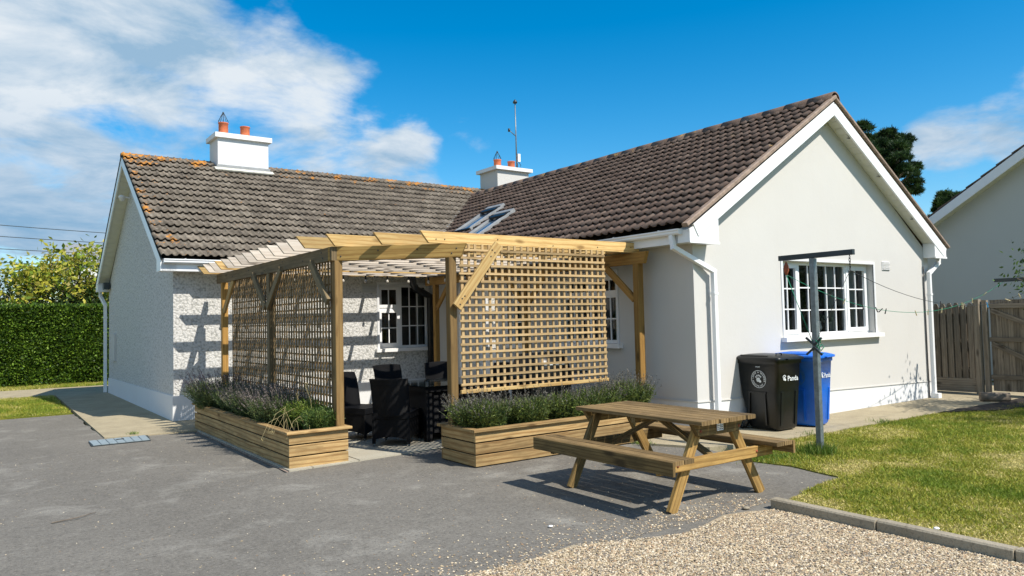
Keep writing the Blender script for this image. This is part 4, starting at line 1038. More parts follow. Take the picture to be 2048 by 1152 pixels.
# ------------------------------------------------------------------ plant helpers
def leaf_cloud(P, D, L_, W_, cols, fold=0.0):
    """P base points, D unit directions, L_ lengths, W_ widths -> kite shaped leaves of two triangles"""
    n = len(P); up = rng.normal(size=(n, 3)); s = np.cross(D, up); s /= np.linalg.norm(s, axis=1)[:, None] + 1e-9
    nn = np.cross(s, D)
    L_ = np.broadcast_to(L_, n)[:, None]; W_ = np.broadcast_to(W_, n)[:, None]
    a = P; b = P + D * L_ * .45 + s * W_ / 2 + nn * W_ * fold; c = P + D * L_; d = P + D * L_ * .45 - s * W_ / 2 + nn * W_ * fold
    V = np.stack([a, b, c, d], 1).reshape(-1, 3); i = np.arange(n)[:, None] * 4
    F = np.concatenate([i + [0, 1, 2], i + [0, 2, 3]], 1).reshape(-1, 3)
    C = np.repeat(cols, 4, 0)
    return V, F, C
def unit(a): return a / (np.linalg.norm(a, axis=1)[:, None] + 1e-9)
def join(parts):
    V = []; F = []; C = []; b = 0
    for v, f, c in parts: V.append(v); F.append(f + b); C.append(c); b += len(v)
    return np.concatenate(V), np.concatenate(F), np.concatenate(C)
def pick(cols, n, jit=.18):
    c = np.array(cols)[rng.integers(0, len(cols), n)]
    return np.clip(c * (1 + rng.normal(0, jit, (n, 1))), 0.003, 1)

def lavender(cx, cy, rx, ry, h, lab, nst=520, green=((.10, .145, .045), (.075, .115, .04), (.14, .17, .06), (.055, .085, .035)), lean=(0, 0), purple=True, spikes=0.32, flower=((.14, .125, .115), (.18, .155, .14), (.10, .085, .085), (.22, .19, .15)), z0=.37, grp='lavender plants in the planters'):
    pl = empty('lavender', (cx, cy, z0), lab, 'lavender', grp)
    # stems leave a short woody base and fan out
    u = rng.uniform(-1, 1, (nst, 2)); k = np.hypot(u[:, 0], u[:, 1]) > 1; u[k] *= .7
    base = np.stack([cx + u[:, 0] * rx * .62, cy + u[:, 1] * ry * .62, np.full(nst, z0)], 1)
    hh = h * .82 * rng.uniform(.62, 1.05, nst) * (1 - .25 * (u ** 2).sum(1))
    tip = np.stack([cx + u[:, 0] * rx + lean[0] * hh + rng.normal(0, .035, nst), cy + u[:, 1] * ry + lean[1] * hh + rng.normal(0, .035, nst), z0 + hh], 1)
    parts = []
    nl = 22
    for q in range(nl):
        t = (q + rng.uniform(0, 1, nst)) / nl * .92
        P = base + (tip - base) * t[:, None]; D = unit(unit(tip - base) * .9 + rng.normal(0, .55, (nst, 3)))
        parts.append(leaf_cloud(P, D, rng.uniform(.035, .065, nst), rng.uniform(.007, .012, nst), pick(green, nst, .28)))
    mesh_np('foliage', *join(parts)[:2], M['leafcol'], pl, join_c(parts), (cx, cy, z0))
    if purple:
        sel = rng.uniform(0, 1, nst) < spikes; b = base[sel]; t = tip[sel] + unit(tip[sel] - b[:]) * rng.uniform(.03, .13, (sel.sum(), 1)); n = len(b)
        parts = []
        st = b + (t - b) * .5
        parts.append(leaf_cloud(st, unit(t - st), np.linalg.norm(t - st, axis=1), np.full(n, .005), pick(((.12, .14, .07), (.16, .15, .09)), n)))
        for q in range(9):
            P = t - unit(t - b) * (.055 - .012 * q * .8); D = unit(unit(t - b) * .8 + rng.normal(0, .7, (n, 3)))
            parts.append(leaf_cloud(P, D, rng.uniform(.012, .022, n), rng.uniform(.008, .013, n), pick(flower, n, .22)))
        mesh_np('flower_spikes', *join(parts)[:2], M['leafcol'], pl, join_c(parts), (cx, cy, z0))
    return pl
def join_c(parts): return np.concatenate([p[2] for p in parts])
dk = ((.05, .075, .035), (.035, .055, .03), (.075, .095, .04))
lavender(3.20, 12.45, .50, .62, .62, 'spiky lavender spilling over the far left end of the left planter', 520, lean=(-.25, .05), spikes=.6, flower=((.06, .05, .075), (.09, .075, .10), (.045, .035, .055)))
lavender(3.30, 11.55, .42, .60, .56, 'lavender in the left planter, second from the house end', 480, lean=(-.12, 0), flower=((.12, .11, .12), (.09, .075, .09)))
lavender(3.28, 10.65, .42, .58, .52, 'lavender with many grey flower heads in the middle of the left planter', 480, lean=(-.2, 0), spikes=.9)
lavender(3.28, 9.80, .40, .52, .52, 'pinkish flowering lavender next to the green weed in the left planter', 520, lean=(-.15, .05), spikes=.75, flower=((.19, .155, .15), (.23, .19, .165), (.15, .125, .12)))
yg = ((.15, .22, .03), (.11, .17, .03), (.21, .26, .04), (.08, .13, .03))
lavender(3.42, 9.30, .28, .42, .46, 'bright yellow-green bush in the left planter between the lavender and the corner post', 520, green=yg, lean=(.02, 0), purple=False)
lavender(3.42, 8.82, .24, .24, .36, 'leafy dark green plant at the near right corner of the left planter beside the post', 380, green=((.09, .15, .03), (.06, .11, .03), (.16, .21, .05)), purple=False, spikes=0)
gr = ((.09, .135, .03), (.135, .18, .035), (.05, .085, .022), (.19, .225, .055), (.035, .06, .02))
for i, (x, lab) in enumerate(((4.92, 'lavender leaning left over the opening end of the right planter'), (5.50, 'lavender in the right planter, second from the opening end'), (6.10, 'lavender in the middle of the right planter'),
                              (6.70, 'lavender in the right planter just left of the lattice edge'), (7.28, 'tall loose lavender at the house end of the right planter, nearest the orange post'))):
    lavender(x, 7.50, .40, .36, (.47, .43, .44, .48, .56)[i], lab, 620, green=gr, lean=((-.28 if i == 0 else 0), 0), spikes=(.34, .20, .15, .22, .36)[i], flower=((.16, .15, .13), (.20, .185, .15), (.12, .11, .10)))
# dry grass leaning out of the left planter
def dry_grass():
    g = empty('grass_tuft', (3.2, 8.75, .4), 'straw-coloured grass stalks hanging over the rim of the left planter', 'grass')
    mb = MB()
    for k in range(11):
        b = Vector((R_.uniform(3.05, 3.4), R_.uniform(8.7, 9.2), .4)); d = Vector((R_.uniform(-.5, -.05), R_.uniform(-.5, -.1), 0)) * .9
        h = R_.uniform(.05, .30); pts = [b, b + d * .35 + Vector((0, 0, h)), b + d * .7 + Vector((0, 0, h * .8)), b + d * 1.0 + Vector((0, 0, h * .2 - .1 * R_.random()))]
        mb.tube(pts, .0028, .0012, n=4, caps=False)
        for q in range(3): mb.tube([pts[3] - d * .05 * q, pts[3] - d * .05 * q + Vector((R_.uniform(-.02, .02), R_.uniform(-.02, .02), -.03))], .004, .001, n=4, caps=False)
    for k in range(8):
        b = Vector((R_.uniform(3.35, 3.55), R_.uniform(8.9, 9.3), .5)); t = b + Vector((R_.uniform(-.15, .1), R_.uniform(-.1, .1), R_.uniform(.3, .55)))
        mb.tube([b, (b + t) / 2 + Vector((.02, 0, 0)), t], .003, .0015, n=4, caps=False)
        for q in range(5): s = b.lerp(t, .7 + .06 * q); mb.tube([s, s + Vector((R_.uniform(-.03, .03), R_.uniform(-.03, .03), .03))], .003, .001, n=4, caps=False)
    mb.build('stalks', mat_plain('dry_straw', (.40, .33, .16), .8), g)
dry_grass()

# ------------------------------------------------------------------ picnic table
def picnic_table():
    t = empty('picnic_table', (5.33, 5.06, 0), 'wooden picnic table with attached benches standing on the tarmac', 'picnic table')
    cx = 5.33; y0, y1 = 4.24, 5.86; zt = .765
    ew = .121
    for k in range(6):
        x = 4.975 + ew / 2 + k * .1235
        bd('top_plank', M['table_top'], t, (x, y0 + R_.uniform(-.006, .006), zt - .02), (x, y1 + R_.uniform(-.006, .006), zt - .02 + R_.uniform(-.001, .001)), ew - .008, .038, (0, 0, 1), .005)
    zb = .495
    for k in range(2):
        for (xa, m_) in ((4.548, 'table_top'), (5.895, 'table_top')):
            x = xa + .058 + k * .121
            bd('seat_plank', M[m_], t, (x, 4.16, zb - .02), (x, 5.98, zb - .02), .112, .038, (0, 0, 1), .005)
    bd('apron_board', M['table'], t, (4.536, 4.155, zb - .062), (4.536, 5.985, zb - .062), .03, .115, (0, 0, 1), .004)
    bd('apron_board', M['table'], t, (6.152, 4.155, zb - .062), (6.152, 5.985, zb - .062), .03, .115, (0, 0, 1), .004)
    for q, yy in enumerate((4.42, 5.72)):
        s = -1 if q == 0 else 1
        bd('cross_beam', M['table_new'] if q == 0 else M['table'], t, (4.58, yy + s * .046, .395), (6.10, yy + s * .046, .395), .042, .098, (0, 0, 1), .004)
        bd('top_bearer', M['table'], t, (4.99, yy + s * .046, .675), (5.70, yy + s * .046, .675), .042, .125, (0, 0, 1), .004, cut0=.09, cut1=.09)
        bd('leg', M['table_new'] if q == 0 else M['table'], t, (4.775, yy, 0.0), (5.155, yy, .72), .045, .098, (-.9, 0, .4), .004)
        bd('leg', M['table_new'], t, (5.985, yy, 0.0), (5.56, yy, .72), .045, .098, (.9, 0, .4), .004)
    bd('top_batten', M['table'], t, (4.99, 5.06, .71), (5.70, 5.06, .71), .045, .07)
    bd('diagonal_brace', M['table'], t, (5.33, 5.02, .68), (5.33, 4.42, .40), .07, .035)
    bd('diagonal_brace', M['table'], t, (5.33, 5.10, .68), (5.33, 5.68, .40), .07, .035)
    for (x, yy, z) in ((4.80, 4.353, .40), (5.86, 4.353, .40), (5.10, 4.353, .66), (5.62, 4.353, .66)):
        o = MB(lambda p: Vector((x + p.x, yy - p.z, z + p.y))).lathe((0, 0, 0), [(.001, .008), (.012, .006), (.014, 0)], 8).build('bolt', M['rust'], t)
    pl = bx('maker_plate', M['sill'], t, 5.30, 5.385, 4.3385, 4.3435, .645, .705)
    for k in range(3):
        for j in range(4): MB().box(5.307 + .0185 * j, 5.307 + .0185 * j + R_.uniform(.008, .015), 4.3372, 4.3384, .655 + .016 * k, .662 + .016 * k).build('print', M['dark'], pl)
picnic_table()

# ------------------------------------------------------------------ wheelie bins
def text_mesh(txt, size, bold=True, arc=None, flip=False):
    """returns list of (verts, faces) of flat letters; arc=(radius, centre angle, step) lays them round a circle"""
    out = []
    def glyph(s, sz):
        cu = bpy.data.curves.new('glyph', 'FONT'); cu.body = s; cu.size = sz; cu.offset = sz * (.008 if bold else 0.0); cu.resolution_u = 2
        cu.align_x = 'CENTER'
        ob = bpy.data.objects.new('glyph', cu); COL.objects.link(ob); bpy.context.view_layer.update()
        me = ob.to_mesh(); vs_ = [tuple(v.co) for v in me.vertices]; fs = [tuple(p.vertices) for p in me.polygons]
        ob.to_mesh_clear(); bpy.data.objects.remove(ob); bpy.data.curves.remove(cu); return vs_, fs
    if arc is None: return [glyph(txt, size)]
    rad, cen, step = arc; n = len(txt)
    for i, ch in enumerate(txt):
        if ch == ' ': continue
        v, f = glyph(ch, size)
        if not flip:
            a = cen - (i - (n - 1) / 2) * step; r = rad; rot_ = a - math.pi / 2
            out.append(([(math.cos(a) * r + x * math.cos(rot_) - y * math.sin(rot_), math.sin(a) * r + x * math.sin(rot_) + y * math.cos(rot_), 0) for x, y, _ in v], f))
        else:
            a = cen + (i - (n - 1) / 2) * step; r = rad + size * .7; rot_ = a + math.pi / 2
            out.append(([(math.cos(a) * r + x * math.cos(rot_) - y * math.sin(rot_), math.sin(a) * r + x * math.sin(rot_) + y * math.cos(rot_), 0) for x, y, _ in v], f))
    return out
def paw(mb_add, cx, cy, s):
    def disc(x, y, rx, ry, rot_=0, n=16):
        V = [(cx + s * (x + rx * math.cos(t) * math.cos(rot_) - ry * math.sin(t) * math.sin(rot_)), cy + s * (y + rx * math.cos(t) * math.sin(rot_) + ry * math.sin(t) * math.cos(rot_)), 0) for t in [2 * math.pi * k / n for k in range(n)]]
        mb_add(V, [list(range(n))])
    for (x, y, r) in ((-.62, .42, .9), (-.36, .70, .45), (-.02, .80, .05), (.30, .72, -.3), (.56, .52, -.6)): disc(x, y, .115, .20, r)
    disc(-.10, .02, .48, .30, .2); disc(-.16, -.22, .36, .34, .5); disc(.34, -.42, .30, .30, 0)
def wheelie_bin(corner, theta, mat, lab, pmat):
    """corner: ground position of the front-left corner; theta: heading of the front-to-back axis"""
    b = Vector((math.cos(theta), math.sin(theta), 0)); w = Vector((b.y, -b.x, 0))
    o = Vector((*corner, 0.028)); t = empty('wheelie_bin', o, lab, 'wheelie bin', 'wheelie bins by the gable wall', rotz=theta - math.pi / 2)
    # local: x across the front (left to right), y to the back, z up
    def ring(z, x0, x1, y0, y1, c=.05, n=4):
        pts = []
        for (cx_, cy_, a0) in ((x1 - c, y0 + c, -90), (x1 - c, y1 - c, 0), (x0 + c, y1 - c, 90), (x0 + c, y0 + c, 180)):
            for k in range(n + 1):
                a = math.radians(a0 + 90 * k / n); pts.append((cx_ + c * math.cos(a), cy_ + c * math.sin(a), z))
        return pts
    def loft(rings, capb=True, capt=True):
        mb = MB(); V = []; n = len(rings[0])
        for r in rings: V += r
        F = [[i * n + k, i * n + (k + 1) % n, (i + 1) * n + (k + 1) % n, (i + 1) * n + k] for i in range(len(rings) - 1) for k in range(n)]
        mb.add(V, F, None, True)
        if capb: mb.add(rings[0], [list(range(n))[::-1]])
        if capt: mb.add(rings[-1], [list(range(n))])
        return mb
    W_, D_ = .47, .58
    body = loft([ring(.02, .035, W_ - .035, .02, D_ - .10, .05), ring(.05, .012, W_ - .012, .0, D_ - .08, .055), ring(.50, -.018, W_ + .018, -.03, D_ + .02, .055), ring(.93, -.036, W_ + .036, -.055, D_ + .07, .05), ring(.935, -.05, W_ + .05, -.07, D_ + .08, .05), ring(.99, -.05, W_ + .05, -.07, D_ + .08, .05)]).build('body', mat, t, local=True)
    # raised side panels with a sunken centre, front ribs
    for sx in (-1, 1):
        x = -.004 if sx < 0 else W_ + .004; mb = MB()
        xz = lambda z: (-.0 - .04 * z - .004) if sx < 0 else (W_ + .04 * z + .004)
        for (ya, yb) in ((.13, .155), (.43, .455)):
            mb.board((xz(.08), (ya + yb) / 2 + .03, .08), (xz(.52), (ya + yb) / 2 + (.03 if ya < .2 else -.01), .52), .02, .022, (0, 1, 0))
        mb.board((xz(.52), .15, .53), (xz(.52), .45, .53), .02, .022); mb.build('side_panel', mat, t, local=True)
    for xx in (.08, W_ - .08):
        bd('front_rib', mat, t, (xx, -.005, .08), (xx, -.036, .55), .05, .02, (0, -1, 0), .004, local=True)
    # lid: domed, with a lip at the front and hinges at the rear
    lid = loft([ring(.99, -.07, W_ + .07, -.10, D_ + .09, .06), ring(1.018, -.075, W_ + .075, -.105, D_ + .09, .06), ring(1.030, -.06, W_ + .06, -.08, D_ + .08, .06), ring(1.052, -.02, W_ + .02, .0, D_ + .03, .06), ring(1.066, .07, W_ - .07, .10, D_ - .06, .06)], True, True).build('lid', mat, t, local=True)
    MB().board((.10, -.115, 1.003), (W_ - .10, -.115, 1.003), .05, .016, (0, 0, 1), .004).build('lid_lip', mat, lid, local=True)
    for xx in (-.03, .2, W_ - .2, W_ + .03): MB().board((xx, .1, 1.040), (xx, D_ - .02, 1.045), .03, .03, (0, 0, 1), .008).build('lid_rib', mat, lid, local=True)
    MB().tube([(.06, .03, 1.055), (.06, .03, 1.078), (.18, .03, 1.078), (.18, .03, 1.055)], .01, n=6).build('lid_handle', mat, lid, local=True)
    mb = MB(); mb.tube([(-.02, D_ + .15, .985), (W_ + .02, D_ + .15, .985)], .019, n=10)
    for xx in (-.02, W_ * .5, W_ + .02): mb.tube([(xx, D_ + .06, .90), (xx, D_ + .12, .965), (xx, D_ + .15, .985)], .018, n=8)
    mb.build('handle', mat, t, local=True)
    for sx in (-1, 1):
        x = -.035 if sx < 0 else W_ + .035
        xf = lambda p: Vector((x + p.z, D_ - .01 + p.x, .105 + p.y))
        wh = MB(xf).lathe((0, 0, 0), [(.001, -.026), (.06, -.03), (.098, -.028), (.105, -.015), (.105, .015), (.098, .028), (.06, .03), (.001, .026)], 22).build('wheel', M['black_pl'], t, local=True)
        rim_ = MB(xf)
        for k in range(6):
            a = k * math.pi / 3; rim_.board((.015 * math.cos(a), .015 * math.sin(a), sx * .032), (.075 * math.cos(a), .075 * math.sin(a), sx * .032), .014, .012, (0, 0, 1))
        rim_.build('rim', M['steel_dark'], wh, local=True)
    # prints: round badge on the left side, name on the front
    sx = lambda z: -.0 - .0402 * z - .010
    xfb = lambda p: Vector((sx(.72 + p.y) , .26 - p.x, .72 + p.y))
    badge = MB(xfb)
    n = 40; r0, r1 = .118, .124
    badge.add([(r * math.cos(2 * math.pi * k / n), r * math.sin(2 * math.pi * k / n), 0) for r in (r0, r1) for k in range(n)], [[k, (k + 1) % n, n + (k + 1) % n, n + k] for k in range(n)])
    for v, f in text_mesh('LEAVE A GREENER', .036, arc=(.086, math.radians(78), math.radians(13.4))) + text_mesh('FOOTPRINT', .036, arc=(.086, math.radians(252), math.radians(14.5)), flip=True): badge.add(v, f)
    paw(badge.add, 0, 0, .068)
    badge.build('badge', pmat, t, local=True)
    xft = lambda p: Vector((sx(.885) - .001, .26 - p.x, .885 + p.y))
    num = MB(xft)
    for v, f in text_mesh('035381', .026): num.add(v, f)
    num.build('number', pmat, t, local=True)
    fy = lambda z: -.0 - .063 * z - .0022
    xff = lambda p: Vector((.27 + p.x, fy(.72) - .008, .70 + p.y))
    nm_ = MB(xff)
    for v, f in text_mesh('Panda', .10): nm_.add([(a + .03, b_, c) for a, b_, c in v], f)
    paw(nm_.add, -.155, .038, .05)
    nm_.build('name_print', M['white_print'], t, local=True)
    return t
wheelie_bin((9.02, 6.34), math.radians(88), M['black_pl'], 'black wheelie bin with a round white paw badge on its side', M['white_print'])
wheelie_bin((9.75, 6.20), math.radians(101), M['blue_pl'], 'blue wheelie bin standing between the black bin and the clothes line post', M['pale_print'])
sb = MB().add([(9.60, 6.05, .905), (9.75, 6.05, .905), (9.75, 6.05, .93), (9.60, 6.05, .93)], [[0, 1, 2, 3]])

# ------------------------------------------------------------------ clothes line
PX, PY, PZ = 8.06, 5.10, 2.335
def clothes_posts():
    t = empty('clothes_post', (PX, PY, 0), 'grey T-shaped steel clothes post standing in the lawn in front of the gable window', 'clothes post', 'clothes line posts')
    o = MB().board((PX, PY, -.05), (PX - .0, PY, PZ - .03), .065, .065, (0, 1, 0), .004).build('pole', M['galv'], t)
    MB().board((PX, PY - .51, PZ + .005), (PX, PY + .45, PZ + .005), .05, .062, (0, 0, 1), .003).build('crossbar', M['steel_dark'], t)
    mb = MB(); z = 1.27
    for s in (-1, 1):
        for u in (-1, 1): mb.board((PX - .04, PY, z + u * .015), (PX - .045, PY + s * .10, z + u * .10), .018, .022, (0, 0, 1))
    mb.build('cleat', M['steel_dark'], t)
    mb = MB()
    for k in range(14):
        a = Vector((PX - .05, PY + R_.uniform(-.10, -.03), 1.27 + R_.uniform(-.08, .06))); mb.tube([a, a + Vector((R_.uniform(-.02, .02), R_.uniform(-.05, .05), R_.uniform(-.06, .06)))], .005, n=4)
    mb.build('rope_knot', M['green_line'], t)
    mb = MB(lambda p: Vector((PX, PY + .36 + p.x, PZ - .12 + p.y))); 
    mb.add([(0, .07, 0), (.035, 0, 0), (0, -.06, 0), (-.035, 0, 0)], [[0, 1, 2, 3]]); mb.xf = None
    mb.lathe((PX, PY + .36, PZ - .15), [(.001, .11), (.012, .10), (.03, .05), (.032, .0), (.012, -.05), (.001, -.06)], 10)
    mb.tube([(PX, PY + .36, PZ - .03), (PX, PY + .36, PZ - .06)], .005, n=5); mb.build('pulley', M['rust'], t)
    mb = MB(); c = Vector((PX, PY - .46, PZ - .05))
    for k in range(5):
        cc = c - Vector((0, 0, .032 * k)); pts = []
        for q in range(9):
            a = 2 * math.pi * q / 8; pts.append(cc + (Vector((0, math.cos(a) * .011, math.sin(a) * .021)) if k % 2 else Vector((math.cos(a) * .011, 0, math.sin(a) * .021))))
        mb.tube(pts, .004, n=5, caps=False)
    mb.build('chain', M['wire'], t)
    # far post, mostly outside the picture
    t2 = empty('clothes_post', (14.6, 5.15, 0), 'far clothes post whose crossbar shows above the gate at the right edge', 'clothes post', 'clothes line posts')
    MB().board((14.6, 5.15, -.05), (14.6, 5.15, 2.13), .065, .065, (0, 1, 0), .004).build('pole', M['galv'], t2)
    MB().board((14.6, 4.7, 2.165), (14.6, 5.74, 2.165), .05, .062, (0, 0, 1), .003).build('crossbar', M['steel_dark'], t2)
clothes_posts()
def sag(a, b, s, n=24): a = Vector(a); b = Vector(b); return [a.lerp(b, k / n) - Vector((0, 0, 4 * s * (k / n) * (1 - k / n))) for k in range(n + 1)]
lineA = sag((PX, PY - .46, PZ - .20), (14.6, 4.95, 2.14), .42); lineB = sag((PX, PY + .36, PZ - .20), (14.6, 5.6, 2.14), .50)
def washing_lines():
    l = MB().tube(lineA, .0035, n=5); o = l.build('clothes_line', M['wire']); tag(o, 'thin grey washing line from the chain end of the T-shaped clothes post', 'clothes line')
    l = MB().tube(lineB, .0035, n=5); o = l.build('clothes_line', M['green_line']); tag(o, 'green washing line sagging from the rusty pulley to the far post', 'clothes line')
    l = MB().tube([(PX, PY + .36, PZ - .21), (PX - .045, PY + .02, 1.33)], .005, n=5); o = l.build('tie_rope', M['green_line']); tag(o, 'green cord from the rusty pulley down to the cleat on the clothes post', 'rope')
    l = MB().tube([(PX, PY - .46, PZ - .20), (PX - .045, PY - .03, 1.33)], .003, n=5); o = l.build('tie_rope', M['wire']); tag(o, 'thin dark cord from the chain down to the cleat on the clothes post', 'rope')
washing_lines()
def peg(pt, mat, tilt, lab):
    t = empty('clothes_peg', pt, lab, 'clothes peg', 'pegs on the washing lines'); p = Vector(pt); u = Vector((math.sin(tilt) * .6, -math.sin(tilt) * .6, -math.cos(tilt)))
    for s in (-1, 1): MB().board(p - u * .03 + Vector((.003 * s, .003 * s, 0)), p + u * .05 + Vector((.009 * s, .009 * s, 0)), .008, .007, (0, 1, 0)).build('prong', mat, t)
def at_frac(line, f): k = min(len(line) - 2, int(f * (len(line) - 1))); return line[k].lerp(line[k + 1], f * (len(line) - 1) - k)
for f, m_, tl, lab in ((.36, 'peg_dark', .1, 'dark clothes peg high on the grey line before the right edge of the gable'), (.47, 'peg_wood', -.2, 'pale clothes peg hanging on the grey line in front of the fence pickets'), (.60, 'peg_blue', .2, 'blue clothes peg above the fence pickets'), (.72, 'peg_wood', 1.2, 'pale clothes peg lying sideways above the gate post'), (.80, 'peg_wood', .5, 'tilted pale clothes peg against the grey neighbour wall')):
    peg(at_frac(lineA, f), M[m_], tl, lab)
for f, m_, tl, lab in ((.085, 'peg_wood', .1, 'pale clothes peg on the green line just right of the T-shaped post'), (.14, 'peg_dark', 1.4, 'dark clothes peg turned sideways in front of the gable window'), (.20, 'peg_wood', -.5, 'tilted pale clothes peg on the green line in front of the right casement'), (.27, 'peg_dark', .15, 'lone dark clothes peg on the line right of the gable window'),
                       (.325, 'peg_dark', .4, 'dark clothes peg at the left of the cluster of three'), (.345, 'peg_dark', -.9, 'splayed dark clothes peg in the middle of the cluster of three'), (.365, 'peg_dark', -.3, 'dark clothes peg at the right of the cluster of three'),
                       (.50, 'peg_wood', .3, 'pale clothes peg in front of the second fence picket'), (.56, 'peg_wood', -.1, 'pale clothes peg in front of the third fence picket'), (.63, 'peg_wood', -.2, 'pale clothes peg in front of the fourth fence picket'), (.74, 'peg_wood', .1, 'pale clothes peg in front of the gate post'), (.80, 'peg_wood', 0., 'pale clothes peg in front of the gate edge'), (.88, 'peg_wood', -.9, 'slanting white clothes peg in front of the gate brace')):
    peg(at_frac(lineB, f), M[m_], tl, lab)

# ------------------------------------------------------------------ rattan chairs, table, barbecue
def rattan_chair(x, y, face, lab, tall=.92):
    """face: heading the sitter looks to"""
    t = empty('garden_chair', (x, y, .02), lab, 'garden chair', 'rattan chairs round the patio table', rotz=face)
    # local: +x is forward
    def panel(nm, pts, th, mat=M['wicker']):
        n = 9; V = []
        for (xa, ya, xb, yb, z) in pts: V += [(xa, ya, z), (xb, yb, z)]
        return None
    # curved back: arc in plan, slightly reclined
    V = []; n = 12; zs = [(.40, 0.0), (.62, -.03), (.82, -.07), (tall - .02, -.105), (tall, -.11)]
    for off in (0.0, .032):
        for (z, dx) in zs:
            for k in range(n + 1):
                a = -1 + 2 * k / n; V.append((-.25 + dx - off * 1.0 + .055 * a * a, a * (.245 + .02 * (z - .4)), z + (.015 * (1 - a * a) if z > .9 else 0)))
    m = n + 1; F = []; q = len(zs) * m
    for i in range(len(zs) - 1):
        for k in range(n): F += [[i * m + k, i * m + k + 1, (i + 1) * m + k + 1, (i + 1) * m + k], [q + i * m + k + 1, q + i * m + k, q + (i + 1) * m + k, q + (i + 1) * m + k + 1]]
    tp = (len(zs) - 1) * m
    for k in range(n): F.append([tp + k, tp + k + 1, q + tp + k + 1, q + tp + k])
    for e in (0, n):
        for i in range(len(zs) - 1): F.append([i * m + e, (i + 1) * m + e, q + (i + 1) * m + e, q + i * m + e])
    MB().add(V, F, None, True).build('backrest', M['wicker'], t, local=True)
    MB().box(-.26, .26, -.255, .255, .36, .445).build('seat', M['wicker'], t, local=True)
    # skirts taper to the legs in an arch
    for (ax, s) in (('y', -1), ('y', 1), ('x', -1), ('x', 1)):
        V = []; n2 = 10
        for k in range(n2 + 1):
            a = -1 + 2 * k / n2; zlow = .07 + .05 * (1 - a * a)
            for z in (zlow, .37):
                if ax == 'y': V.append((a * .25, s * .25, z))
                else: V.append((s * .255, a * .25, z))
        MB().add(V, [[2 * k, 2 * k + 2, 2 * k + 3, 2 * k + 1] for k in range(n2)]).build('skirt', M['wicker'], t, local=True)
    for sy in (-1, 1):
        for xx in (-.24, .24):
            l = MB().board((xx, sy * .235, .03), (xx, sy * .235, .38), .038, .038, (0, 1, 0), .004).build('leg', M['wicker'], t, local=True)
            MB().tube([(xx, sy * .235, 0), (xx, sy * .235, .035)], .016, n=8).build('foot', M['galv'], l, local=True)
    t.scale = (1.03, 1.03, 1.0)
    return t
C_ = math.radians
rattan_chair(4.70, 9.30, C_(45), 'black rattan chair with its back to the camera in the pergola opening', .90)
rattan_chair(4.56, 10.15, C_(-62), 'black rattan chair seen side-on just right of the corner post of the pergola')
rattan_chair(5.75, 11.35, C_(-85), 'black rattan chair against the pebbledash wall below the window, its backrest partly in sun')
rattan_chair(6.60, 11.30, C_(-110), 'black rattan chair behind the glass table left of the front post')
rattan_chair(5.55, 8.55, C_(95), 'black rattan chair hidden behind the front post and the end of the right planter')
rattan_chair(6.9, 10.35, C_(180), 'black rattan chair at the house end of the glass table, behind the front lattice')
def patio_table():
    t = empty('patio_table', (5.62, 9.62, .02), 'glass-topped black rattan table under the pergola', 'garden table')
    bx('top_frame', M['wicker'], t, 5.02, 6.22, 9.05, 10.2, .70, .765)
    MB().poly([(5.00, 9.03), (6.24, 9.03), (6.24, 10.22), (5.00, 10.22)], .768, .776).build('glass_top', M['tabletop'], t)
    for (x, y) in ((5.08, 9.11), (6.16, 9.11), (5.08, 10.14), (6.16, 10.14)):
        bd('leg', M['wicker'], t, (x, y, .02), (x, y, .70), .09, .09, (0, 1, 0), .006)
    for (a, b) in (((5.08, 9.11), (6.16, 9.11)), ((5.08, 9.11), (5.08, 10.14)), ((6.16, 9.11), (6.16, 10.14)), ((5.08, 10.14), (6.16, 10.14))):
        bd('skirt', M['wicker'], t, (*a, .41), (*b, .41), .03, .57)
m_, N_, L__, b_ = new_mat('smoked_glass_top'); b_.inputs['Base Color'].default_value = (.01, .015, .016, 1); b_.inputs['Roughness'].default_value = .05; M['tabletop'] = m_
patio_table()
def barbecue():
    t = empty('barbecue', (7.0, 9.0, .02), 'black hooded barbecue behind the right half of the front lattice', 'barbecue')
    bx('cabinet', M['black_pl'], t, 6.62, 7.38, 8.78, 9.28, .12, .78)
    V = []; n = 10
    for x in (6.64, 7.36):
        for k in range(n + 1):
            a = math.pi * k / n; V.append((x, 9.03 - .26 * math.cos(a), .86 + .30 * math.sin(a)))
    m = n + 1
    MB().add(V, [[k, k + 1, m + k + 1, m + k] for k in range(n)] + [list(range(m))[::-1], [m + k for k in range(m)]], None, True).build('hood', M['black_pl'], t)
    bx('firebox', M['black_pl'], t, 6.60, 7.40, 8.76, 9.30, .785, .86)
    bx('side_shelf', M['steel_dark'], t, 6.22, 6.595, 8.82, 9.26, .82, .85); bx('side_shelf', M['steel_dark'], t, 7.405, 7.75, 8.82, 9.26, .82, .85)
    MB().tube([(6.75, 8.72, .98), (7.25, 8.72, .98)], .014, n=8).build('handle', M['galv'], t)
    for x in (6.68, 7.32):
        for y in (8.84, 9.22): MB().lathe((x, y, .07), [(.001, -.05), (.03, -.045), (.045, 0), (.03, .045), (.001, .05)], 10).build('wheel', M['black_pl'], t)
barbecue()
